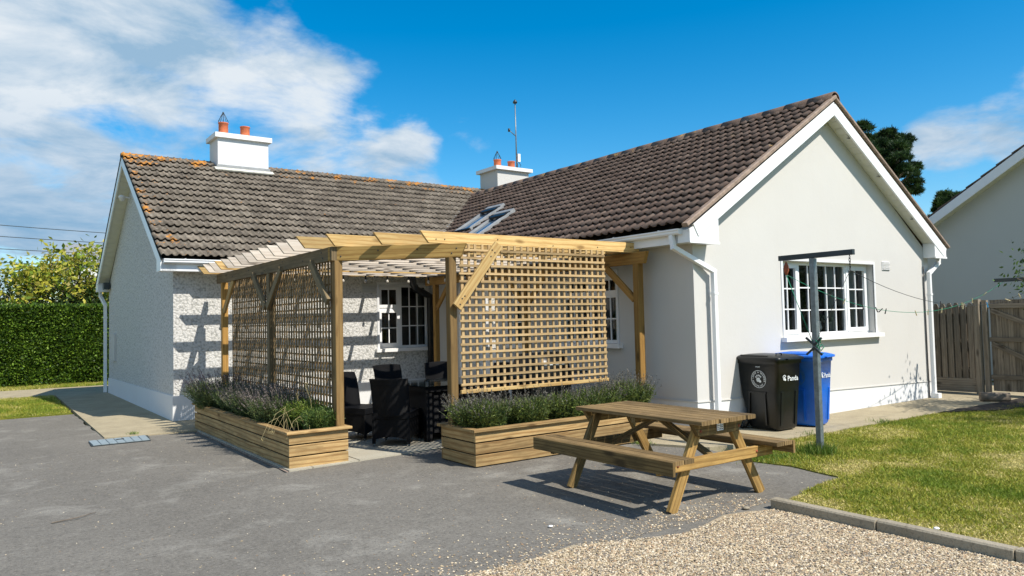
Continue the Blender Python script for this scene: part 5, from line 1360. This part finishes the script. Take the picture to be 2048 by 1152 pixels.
def string_lights():
    t = empty('string_lights', (5.6, 13.5, 2.55), 'string of clear bulbs on black wire hung along the far end of the pergola', 'string lights')
    xs = [3.9 + .47 * k for k in range(9)]; mb = MB(); pts = []
    for k in range(len(xs) - 1):
        a = Vector((xs[k], 13.62, 2.60)); b = Vector((xs[k + 1], 13.62, 2.60)); pts += sag(a, b, .02, 6)[:-1]
    ys = [13.0 - .75 * k for k in range(7)]
    for k in range(len(ys) - 1): pts += sag((7.70, ys[k], 2.60), (7.70, ys[k + 1], 2.60), .03, 6)[:-1]
    mb.tube(pts, .006, n=5).build('wire', M['wire'], t)
    for P in [Vector((x, 13.62, 2.60)) for x in xs] + [Vector((7.70, y, 2.60)) for y in ys]:
        MB().tube([P, P - Vector((0, 0, .07))], .020, n=8).build('socket', M['black_pl'], t)
        MB().lathe(P - Vector((0, 0, .07)), [(.014, 0), (.028, -.03), (.030, -.045), (.018, -.068), (.001, -.074)], 10).build('bulb', M['bulb'], t)
string_lights()

# ------------------------------------------------------------------ fence, gate, log
def fence():
    X = 15.9
    t = empty('fence', (X, 8.0, 0), 'weathered picket fence panel between the gable corner and the gate post', 'fence')
    y = 7.0 - .28; k = 0
    while y < 9.4:
        w = .098
        V = [(X, y - w / 2, .32), (X, y + w / 2, .32), (X, y + w / 2, 1.74), (X, y + w * .22, 1.80), (X, y - w * .22, 1.80), (X, y - w / 2, 1.74)]
        dzz = R_.uniform(-.01, .01); V = [(a, b, c + (dzz if c > 1 else 0)) for a, b, c in V]; V2 = [(a + .02, b, c) for a, b, c in V]
        uv = [(c, b * 1.0 + k * 3.1) for a, b, c in V]
        MB().add(V + V2, [[0, 1, 2, 3, 4, 5][::-1], [6, 7, 8, 9, 10, 11]] + [[i, (i + 1) % 6, 6 + (i + 1) % 6, 6 + i] for i in range(6)], [uv[::-1], uv] + [[uv[i], uv[(i + 1) % 6], uv[(i + 1) % 6], uv[i]] for i in range(6)]).build('picket', M['fence'], t)
        y += .128; k += 1
    for z in (.5, 1.05, 1.6): bd('rail', M['fence'], t, (X + .045, 6.66, z), (X + .045, 9.4, z), .04, .07)
    bd('gravel_board', M['fence'], t, (X + .005, 6.66, .18), (X + .005, 9.4, .18), .035, .27)
    # a second, darker layer of boards behind closes the gaps
    y = 6.78
    while y < 9.4: bd('back_picket', M['fence'], t, (X + .085, y, .1), (X + .085, y, 1.72), .015, .09, (0, 1, 0)); y += .128
    bd('post', M['fence'], t, (X - .02, 6.58, 0), (X - .02, 6.58, 1.86), .12, .11, (0, 1, 0), .006)
fence()
def gate():
    X = 15.96
    t = empty('garden_gate', (X, 5.8, 0), 'ledged and braced wooden garden gate at the right edge beside the picket fence', 'gate')
    bd('gate_post', M['fence'], t, (X - .03, 6.46, 0), (X - .03, 6.46, 1.84), .08, .09, (0, 1, 0), .005)
    y = 6.34
    while y > 3.9:
        bd('board', M['fence'], t, (X + .02, y, .09), (X + .02, y, 1.84 + R_.uniform(-.004, .004)), .018, .096, (0, 1, 0)); y -= .1
    for z in (.36, 1.08, 1.72): bd('ledge', M['fence'], t, (X - .012, 6.40, z), (X - .012, 3.95, z), .035, .085, (0, 0, 1), .003)
    bd('brace', M['fence'], t, (X - .013, 6.36, 1.64), (X - .013, 5.20, 1.13), .033, .085); bd('brace', M['fence'], t, (X - .013, 6.36, 1.00), (X - .013, 5.20, .42), .033, .085)
gate()
o = MB().tube([(14.55, 6.05, .11), (14.62, 5.95, .11), (14.82, 5.68, .11)], .085, .078, n=14).build('log', M['bark']); tag(o, 'short cut log lying on the path in front of the gate', 'log')

# ------------------------------------------------------------------ neighbour's house
def neighbour():
    h = empty('house', (24, 6, 0), "neighbour's grey gabled bungalow beyond the fence at the right edge", 'house')
    X = 19.32; zr = lambda y: 3.86 - (y - 9.0) * .632 if y > 5.4 else 3.86 + 3.6 * .632 - (5.4 - y) * .632
    MB().add([(X, 10.6, 0), (X, .2, 0), (X, .2, zr(.2) - .15), (X, 5.4, zr(5.4) - .15), (X, 10.6, zr(10.6) - .15)] + [(X + .3, 10.6, 0), (X + .3, .2, 0), (X + .3, .2, zr(.2) - .15), (X + .3, 5.4, zr(5.4) - .15), (X + .3, 10.6, zr(10.6) - .15)],
             [[0, 1, 2, 3, 4], [9, 8, 7, 6, 5], [0, 5, 6, 1], [0, 4, 9, 5], [1, 6, 7, 2]]).build('wall', M['neighbour_wall'], h)
    bx('wall', M['neighbour_wall'], h, X + .3, 28, 10.3, 10.6, 0, 2.6)
    rf = empty('roof', (22, 6, 4), parent=h)
    for (ya, yb) in ((10.95, 5.4), (-.1, 5.4)):
        V = [(19.02, ya, zr(ya)), (28, ya, zr(ya)), (28, yb, zr(yb)), (19.02, yb, zr(yb))]
        V += [(a, b, c - .06) for a, b, c in V]
        MB().add(V, [[0, 1, 2, 3], [7, 6, 5, 4], [0, 4, 5, 1], [1, 5, 6, 2], [2, 6, 7, 3], [3, 7, 4, 0]]).build('deck', M['tile_brown'], rf)
    y = 10.95
    while y > 5.5:                                       # stepped verge tiles
        bd('verge_tile', M['tile_brown'], rf, (19.14, y, zr(y) + .035), (19.14, y - .36, zr(y - .36) + .005), .30, .03); y -= .33
    bd('bargeboard', M['upvc'], h, (19.0, 10.9, zr(10.9) - .13), (19.0, 5.38, zr(5.4) - .13), .03, .2, (0, 0, 1), .004)
    for i in range(40):
        ya = 10.85 - i * .137; yb = ya - .13
        V = [(19.016, ya, zr(ya) - .215), (19.016, yb, zr(yb) - .215), (X - .002, yb, zr(yb) - .215), (X - .002, ya, zr(ya) - .215)]; V += [(a, b, c - .01) for a, b, c in V]
        MB().add(V, [[0, 1, 2, 3], [7, 6, 5, 4], [0, 4, 5, 1], [1, 5, 6, 2], [2, 6, 7, 3], [3, 7, 4, 0]]).build('soffit_board', M['soffit'], h)
neighbour()
def far_house():
    h = empty('house', (7.2, 60, 0), 'distant white house showing between the yellow-green tree and the left gable', 'house')
    bx('wall', M['plinth'], h, 5.6, 14, 60, 68, 0, 6.35)
    MB().add([(5.3, 59.7, 6.35), (14.3, 59.7, 6.35), (14.3, 64, 8.1), (5.3, 64, 8.1), (5.3, 68.3, 6.35), (14.3, 68.3, 6.35)], [[0, 1, 2, 3], [3, 2, 5, 4], [0, 3, 4]]).build('roof', M['lead'], h)
    bx('window', M['dark'], h, 6.3, 7.2, 59.96, 59.99, 4.2, 5.3)
far_house()
def power_lines():
    for k, (z0, z1, lab) in enumerate(((8.3, 8.0, 'topmost overhead wire at the left edge'), (7.6, 7.35, 'second overhead wire from the top at the left edge'), (6.8, 6.65, 'third overhead wire from the top at the left edge'), (6.0, 5.85, 'lowest overhead wire at the left edge'))):
        o = MB().tube(sag((-14, 50, z0 + .3), (12, 56, z1), .25, 20), .022, n=5).build('overhead_wire', M['steel_dark']); tag(o, lab, 'overhead wire', 'overhead wires on the left')
power_lines()

# ------------------------------------------------------------------ hedge, trees, shrubs
def hedge():
    x0, x1, y0, y1, h = -16.0, 12.0, 26.62, 28.2, 2.42
    t = empty('hedge', (-2, 27.4, 0), 'clipped green hedge behind the left lawn', 'hedge')
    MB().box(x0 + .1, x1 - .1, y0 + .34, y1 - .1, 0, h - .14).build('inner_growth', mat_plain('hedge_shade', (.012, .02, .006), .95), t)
    parts = []
    cols = ((.075, .15, .012), (.12, .21, .018), (.045, .10, .010), (.17, .27, .025), (.03, .065, .01))
    def face(n, P, nrm):
        D = unit(rng.normal(0, .75, (n, 3)) + np.array(nrm) * .7 + np.array([0, 0, .25]))
        parts.append(leaf_cloud(P, D, rng.uniform(.05, .10, n), rng.uniform(.035, .06, n), pick(cols, n, .25), .15))
    n = 80000; P = np.stack([rng.uniform(-4, 6, n), y0 + rng.uniform(0, .22, n), h * rng.uniform(0, 1, n) ** .92], 1)
    bumpf = .06 * np.sin(P[:, 0] * 3.1 + P[:, 2] * 2.3) + .05 * np.sin(P[:, 0] * 7.3 - P[:, 2] * 5.1); P[:, 1] += bumpf * .8 + .05; P[:, 2] += (P[:, 2] > h - .2) * .05 * np.sin(P[:, 0] * 2.2) * np.sin(P[:, 0] * 5.7); face(n, P, (0, -1, .2))
    n = 14000; P = np.stack([rng.uniform(-16, -4, n), y0 + rng.uniform(0, .16, n), h * rng.uniform(0, 1, n)], 1); face(n, P, (0, -1, .2))
    n = 22000; P = np.stack([rng.uniform(-6, 7, n), rng.uniform(y0, y1, n), h + rng.uniform(-.08, .03, n)], 1); face(n, P, (0, 0, 1))
    n = 900; b = np.repeat(np.stack([rng.uniform(-6, 7, 60), rng.uniform(y0, y1, 60), np.full(60, h)], 1), 15, 0); P = b + np.stack([rng.normal(0, .03, n), rng.normal(0, .03, n), rng.uniform(0, .16, n)], 1); face(n, P, (0, 0, .3))
    V, F, C = join(parts); o = mesh_np('leaves', V, F, M['leafcol'], t, C, (-2, 27, 1)); o['kind'] = 'stuff'
hedge()
def branchy_tree(name, base, h, spread, lab, cat, cols, leaf, nleaf, trunks, seed, clump=.42, barkm='bark', lean=(0, 0), flat=.8, tips_only=False):
    r = random.Random(seed); t = empty(name, base, lab, cat); base = Vector(base)
    mb = MB(); tips = []
    def grow(p, d, ln, rad, lev):
        pts = [p]; q = p.copy(); dd = d.copy()
        for k in range(4):
            dd = (dd + Vector((r.gauss(0, .16), r.gauss(0, .16), r.gauss(0.03, .12)))).normalized(); q = q + dd * ln / 4; pts.append(q.copy())
        mb.tube(pts, rad, rad * .6, n=6 if lev > 1 else 8, caps=False)
        if lev >= 3 or rad < .008: tips.append(q); tips.append(pts[2]); return
        for k in range(r.choice((2, 3, 3))):
            a = r.uniform(0, 2 * math.pi); s = Vector((math.cos(a), math.sin(a), r.uniform(-.15, .5))) * r.uniform(.5, .95)
            grow(pts[r.choice((2, 3, 4))].copy(), (dd + s).normalized(), ln * r.uniform(.6, .8), rad * .58, lev + 1)
        tips.append(q)
    for k in range(trunks):
        a = 2 * math.pi * k / trunks + r.uniform(-.4, .4); d = Vector((math.cos(a) * spread + lean[0], math.sin(a) * spread + lean[1], 1)).normalized()
        grow(base + Vector((math.cos(a), math.sin(a), 0)) * .12, d, h * .45, .07 * h / 4, 0)
    mb.build('branches', M[barkm], t)
    T = np.array([tuple(p) for p in tips]); n = nleaf; idx = rng.integers(0, len(T), n)
    P = T[idx] + rng.normal(0, clump, (n, 3)) * np.array([1, 1, flat]); D = unit(rng.normal(0, 1, (n, 3)) + np.array([0, 0, -.15]))
    keep = P[:, 2] > base.z + .3
    P = P[keep]; D = D[keep]; n = len(P)
    tone = np.array([mnoise.noise(Vector(p) * .9) for p in P[::40]]).repeat(40)[:n]
    C = pick(cols, n, .2); C *= (1 + .25 * np.resize(tone, n))[:, None]
    V, F, C = leaf_cloud(P, D, rng.uniform(leaf * .7, leaf * 1.3, n), rng.uniform(leaf * .4, leaf * .6, n), np.clip(C, .003, 1), .12)
    o = mesh_np('foliage', V, F, M['leafcol'], t, C, tuple(base + Vector((0, 0, h * .6)))); return t
ylw = ((.38, .38, .035), (.27, .33, .03), (.46, .42, .05), (.15, .23, .025), (.42, .36, .07), (.30, .31, .04))
branchy_tree('magnolia_tree', (2.65, 31.0, 0), 4.35, .5, 'yellow-green large-leaved tree with bare branches behind the hedge', 'tree', ylw, .20, 6200, 5, 5, clump=.23)
branchy_tree('bushy_tree', (0.1, 32.5, 0), 2.9, .6, 'lower yellow-green tree at the left edge behind the hedge', 'tree', ylw, .20, 6500, 5, 8, clump=.40)
branchy_tree('bushy_tree', (-4.5, 33, 0), 3.2, .6, 'yellowish tree outside the left edge behind the hedge', 'tree', ylw, .2, 3000, 4, 18, clump=.45)
dkg = ((.03, .06, .012), (.045, .085, .015), (.022, .045, .01))
branchy_tree('dark_shrub', (1.9, 29.6, 0), 3.1, .9, 'dark green shrub low between the hedge top and the yellow-green tree', 'shrub', dkg, .13, 9000, 6, 12, clump=.34)
branchy_tree('dark_shrub', (4.0, 29.9, 0), 3.2, .9, 'dark green shrub behind the hedge, close to the left gable', 'shrub', dkg + ((.10, .12, .03),), .13, 8000, 6, 14, clump=.34)

def pine(name, base, cl, lab, needles=9000, seed=3):
    r = random.Random(seed); t = empty(name, base, lab, 'pine tree'); base = Vector(base); mb = MB()
    top = max(cl, key=lambda c: c[2]); mb.tube([base, base + Vector((0.1, .2, 2.5)), Vector((top[0], top[1], top[2] - .4))], .30, .09, n=10)
    for c in cl:
        c = Vector(c[:3]); q = base + (Vector((top[0], top[1], top[2])) - base) * max(.2, min(.95, (c.z - base.z - 1.0) / (top[2] - base.z))); mb.tube([q, (q + c) / 2 + Vector((0, 0, -.1)), c], .07, .03, n=6)
    mb.build('trunk', M['bark'], t)
    parts = []; cols = ((.022, .050, .016), (.035, .075, .02), (.015, .035, .012), (.055, .10, .025))
    for (x, y, z, rad) in cl:
        nt = int(130 * (rad / .5) ** 2); c = np.array([x, y, z])
        d = unit(rng.normal(0, 1, (nt, 3))); d[:, 2] = np.abs(d[:, 2]) * .9 - .25 * (rng.uniform(0, 1, nt) < .3); tc = c + d * rad * rng.uniform(.55, 1.0, (nt, 1)) * np.array([1, 1, .75])
        k = 34; P = np.repeat(tc, k, 0) + rng.normal(0, .035, (nt * k, 3)); D = unit(np.repeat(d, k, 0) * .7 + rng.normal(0, .6, (nt * k, 3)) + np.array([0, 0, .35])); n = nt * k
        C = np.repeat(pick(cols, nt, .25), k, 0)
        parts.append(leaf_cloud(P, D, rng.uniform(.10, .20, n), rng.uniform(.018, .034, n), C))
    V, F, C = join(parts); mesh_np('crown', V, F, M['leafcol'], t, C, tuple(base + Vector((0, 0, 5)))); return t
def pine_clusters(seed, pts, rr):
    r = random.Random(seed); out = []
    for (y, z, rad) in pts:
        for k in range(rr): out.append((30 + r.uniform(-1.0, 1.0), y + r.gauss(0, rad * .42), z + r.gauss(0, rad * .38), rad * r.uniform(.50, .72)))
    return out
pine('pine_tree', (30, 16.3, 0), pine_clusters(2, [(16.75, 9.0, .6), (16.35, 8.85, .6), (15.9, 8.55, .6), (16.1, 8.0, .8), (15.5, 8.0, .65), (15.1, 8.1, .55), (15.4, 7.2, .8), (14.95, 7.4, .6), (14.95, 6.9, .6), (15.0, 6.5, .6), (15.2, 7.7, .6), (15.5, 6.4, .7), (15.7, 8.2, .6), (16.4, 7.0, 1.0), (17.5, 8.3, .9), (17.2, 7.2, 1.0)], 4), 'dark pine tree rising behind the right slope of the new roof')
pine('pine_tree', (34, 14.4, 0), [(c[0] + 4, c[1] * 1.0, c[2], c[3]) for c in pine_clusters(5, [(15.3, 5.75, .5), (14.8, 6.0, .45), (14.2, 6.35, .35), (15.3, 5.4, .6)], 4)], "distant dark trees showing just above the neighbour's roof edge", seed=6)

# evergreen shrub at the right edge in the bed: its shade lies on the path
branchy_tree('garden_shrub', (14.45, 3.75, 0), 3.1, .12, 'green shrub in the flower bed at the right edge of the picture', 'shrub', ((.06, .12, .02), (.09, .16, .03), (.04, .08, .015)), .075, 9000, 6, 21, clump=.15)

# ------------------------------------------------------------------ grass blades, gravel, loose stones
def in_poly(P, poly):
    x, y = P[:, 0], P[:, 1]; c = np.zeros(len(P), bool); n = len(poly)
    for i in range(n):
        x0, y0 = poly[i]; x1, y1 = poly[(i + 1) % n]
        k = ((y0 > y) != (y1 > y)) & (x < (x1 - x0) * (y - y0) / ((y1 - y0) or 1e-9) + x0); c ^= k
    return c
def nfield(P, s, off=0.0):
    """cheap smooth value noise"""
    q = P[:, :2] * s + off; i = np.floor(q).astype(int); f = q - i; f = f * f * (3 - 2 * f)
    h = lambda a, b: (np.sin(a * 127.1 + b * 311.7) * 43758.5453) % 1.0
    a = h(i[:, 0], i[:, 1]); b = h(i[:, 0] + 1, i[:, 1]); c = h(i[:, 0], i[:, 1] + 1); d = h(i[:, 0] + 1, i[:, 1] + 1)
    return (a * (1 - f[:, 0]) + b * f[:, 0]) * (1 - f[:, 1]) + (c * (1 - f[:, 0]) + d * f[:, 0]) * f[:, 1]
def grass(name, poly, box_, n, z, hgt, lab, seed):
    r = np.random.default_rng(seed); P = np.stack([r.uniform(box_[0], box_[1], n), r.uniform(box_[2], box_[3], n), np.full(n, z)], 1)
    P = P[in_poly(P, poly)]; n = len(P)
    dry = nfield(P, .9, 3) * .45 + nfield(P, 2.7, 9) * .35 + nfield(P, 8, 5) * .2 + r.normal(0, .10, n)
    g = np.array([.17, .235, .022]); g2 = np.array([.33, .325, .045]); s = np.array([.60, .51, .20])
    C = np.where((dry < .40)[:, None], g, np.where((dry < .57)[:, None], g2, s)) * (1 + r.normal(0, .22, (n, 1)))
    L_ = hgt * r.uniform(.5, 1.15, n) * (1.15 - .5 * (dry > .58)); d = unit(np.concatenate([r.normal(0, .8, (n, 2)), np.full((n, 1), .85)], 1))
    side = unit(np.cross(d, r.normal(size=(n, 3)))) * (r.uniform(.003, .0055, n)[:, None])
    V = np.stack([P - side, P + side, P + d * L_[:, None] + np.array([0, 0, -.004])], 1).reshape(-1, 3); F = np.arange(n * 3).reshape(-1, 3)
    o = mesh_np(name, V, F, M['bladecol'], None, np.repeat(np.clip(C, .004, 1), 3, 0), (box_[0], box_[2], z)); tag(o, lab, 'grass', kind='stuff'); return o
grass('grass', lawn, (5.6, 9.5, 1.2, 6.0), 150000, .012, .042, 'short dry yellow-green grass on the right lawn near the kerb', 1)
grass('grass', lawn, (9.5, 15.5, 1.2, 6.0), 110000, .012, .045, 'short grass on the far part of the right lawn by the path', 2)
leftlawn = [(-6, 22.4), (-6, 17.45), (0.4, 17.45), (1.58, 17.3), (1.64, 22.35)]
grass('grass', leftlawn, (-4.5, 1.7, 17.3, 22.4), 60000, .014, .06, 'bright short grass on the left lawn in front of the hedge', 3)
o = MB().poly([(-30, 25.3), (12, 25.3), (12, 27.0), (-30, 27.0)], -.05, .016); struct('verge', o, M['lawn'])
grass('grass', [(-6, 25.3), (7, 25.3), (7, 26.8), (-6, 26.8)], (-5, 7, 25.3, 26.8), 30000, .016, .08, 'strip of grass along the foot of the hedge', 4)
# long grass round the foot of the clothes post and tufts along the edges
def tuft(c, n, h, rad, lab):
    r = np.random.default_rng(int(c[0] * 100)); P = np.stack([c[0] + r.normal(0, rad, n), c[1] + r.normal(0, rad, n), np.full(n, c[2])], 1)
    d = unit(np.concatenate([r.normal(0, .55, (n, 2)), np.full((n, 1), 1.0)], 1)); V, F, C = leaf_cloud(P, d, r.uniform(h * .5, h * 1.2, n), r.uniform(.004, .008, n), pick(((.07, .14, .015), (.11, .19, .02), (.17, .22, .04)), n))
    o = mesh_np('grass_tuft', V, F, M['bladecol'], None, C, c); tag(o, lab, 'grass tuft', kind='stuff')
tuft((8.04, 5.12, .012), 900, .16, .10, 'long grass tuft round the foot of the clothes post')
tuft((7.45, 5.35, .012), 800, .07, .22, 'short green clover-like tuft by the end of the right bench')
tuft((7.02, 6.95, .02), 160, .07, .06, 'small weed where the path meets the tarmac behind the picnic table')
tuft((9.2, 5.90, .012), 120, .08, .10, 'small weed growing from the path edge right of the clothes post')
tuft((10.9, 5.86, .012), 120, .09, .08, 'small weed at the path edge halfway along the gable')
tuft((2.02, 12.98, .02), 80, .06, .04, 'tiny weed at the edge of the concrete path near the drain cover')

def stones(name, P, size, cols, lab, seed, mat=None, kind='stuff', flat=.65):
    r = np.random.default_rng(seed); n = len(P)
    base = np.array([[1, 0, 0], [0, 1, 0], [-1, 0, 0], [0, -1, 0], [0, 0, 1]], float)
    s = (np.broadcast_to(size, n) * r.uniform(.6, 1.25, n))[:, None, None]
    V = base[None] * (1 + r.normal(0, .22, (n, 5, 3))) + r.normal(0, .18, (n, 5, 3)); V *= s * np.array([1, 1, flat])
    a = r.uniform(0, 6.28, n); ca, sa = np.cos(a), np.sin(a); st = r.uniform(.75, 1.3, n)
    X = V[:, :, 0] * st[:, None]; Y = V[:, :, 1] / st[:, None]
    V = np.stack([X * ca[:, None] - Y * sa[:, None], X * sa[:, None] + Y * ca[:, None], V[:, :, 2]], 2) + P[:, None, :]
    F = (np.arange(n)[:, None, None] * 5 + np.array([[0, 1, 4], [1, 2, 4], [2, 3, 4], [3, 0, 4]])[None]).reshape(-1, 3)
    C = np.array(cols)[r.integers(0, len(cols), n)] * (1 + r.normal(0, .16, (n, 1)))
    o = mesh_np(name, V.reshape(-1, 3), F, M['stonecol'], None, np.repeat(np.clip(C, .01, .9), 5, 0), tuple(P.mean(0))); tag(o, lab, 'gravel', kind=kind); return o
gcol = ((.46, .37, .24), (.54, .45, .31), (.36, .28, .17), (.26, .20, .13), (.51, .41, .28), (.20, .17, .135), (.62, .54, .41), (.38, .26, .16), (.17, .155, .14))
gpoly = [(1.2, 4.2), (2.5, 4.22), (3.1, 4.17), (3.55, 4.22), (3.9, 4.10), (4.4, 3.94), (5.05, 4.05), (5.5, 3.93), (5.51, 1.2), (1.2, 1.2)]
def gravel():
    r = np.random.default_rng(5); n = 150000
    P = np.stack([r.uniform(1.8, 5.52, n), r.uniform(1.6, 4.3, n), r.uniform(.004, .014, n)], 1); P = P[in_poly(P, gpoly)]
    # leave out what lies behind the camera's lower edge
    k = (P[:, 0] * .583 + P[:, 1] * .811) > 3.3; P = P[k]
    stones('gravel', P, .0080, gcol, 'cream and tan gravel in front of the kerb', 6)
    n = 2200; P = np.stack([r.uniform(1.5, 5.8, n), 4.12 + r.exponential(.24, n), np.full(n, .003)], 1); P = P[(P[:, 1] < 7.0)]; stones('gravel', P, .008, gcol, 'loose gravel scattered over the tarmac near the gravel edge', 7)
    n = 1500; P = np.stack([r.uniform(-1, 7, n), r.uniform(4.2, 12, n), np.full(n, .003)], 1); stones('gravel', P, .006, gcol, 'sparse pale stones scattered across the driveway', 8)
    n = 130; P = np.stack([4.79 + r.normal(0, .18, n), 4.33 + r.normal(0, .10, n), np.full(n, .003)], 1); stones('gravel', P, .009, gcol, 'gravel heaped round the near foot of the picnic table', 9)
gravel()
def litter():
    for (x, y, z, s, lab) in ((3.74, 4.75, .004, .018, 'white pebble lying on the tarmac left of the picnic table shadow'), (5.75, 2.73, .05, .022, 'small white shell on the grass beside the kerb'), (5.35, 4.10, .004, .03, 'grey stone on the gravel beside the end of the kerb')):
        mb = MB(lambda p: Vector((x + p.x * 1.3, y + p.y, z + p.z * .7))); mb.lathe((0, 0, 0), [(.001, 0), (s * .8, .1 * s), (s, .5 * s), (s * .6, .95 * s), (.001, 1.05 * s)], 9)
        o = mb.build('pebble', M['sill'] if s < .03 else M['kerb']); tag(o, lab, 'pebble')
    o = MB().tube([(.55, 7.60, .01), (.75, 7.62, .02), (.90, 7.75, .015)], .006, .003, n=5).build('twig', M['bark']); tag(o, 'dry twig lying on the tarmac at the left edge', 'twig')
litter()
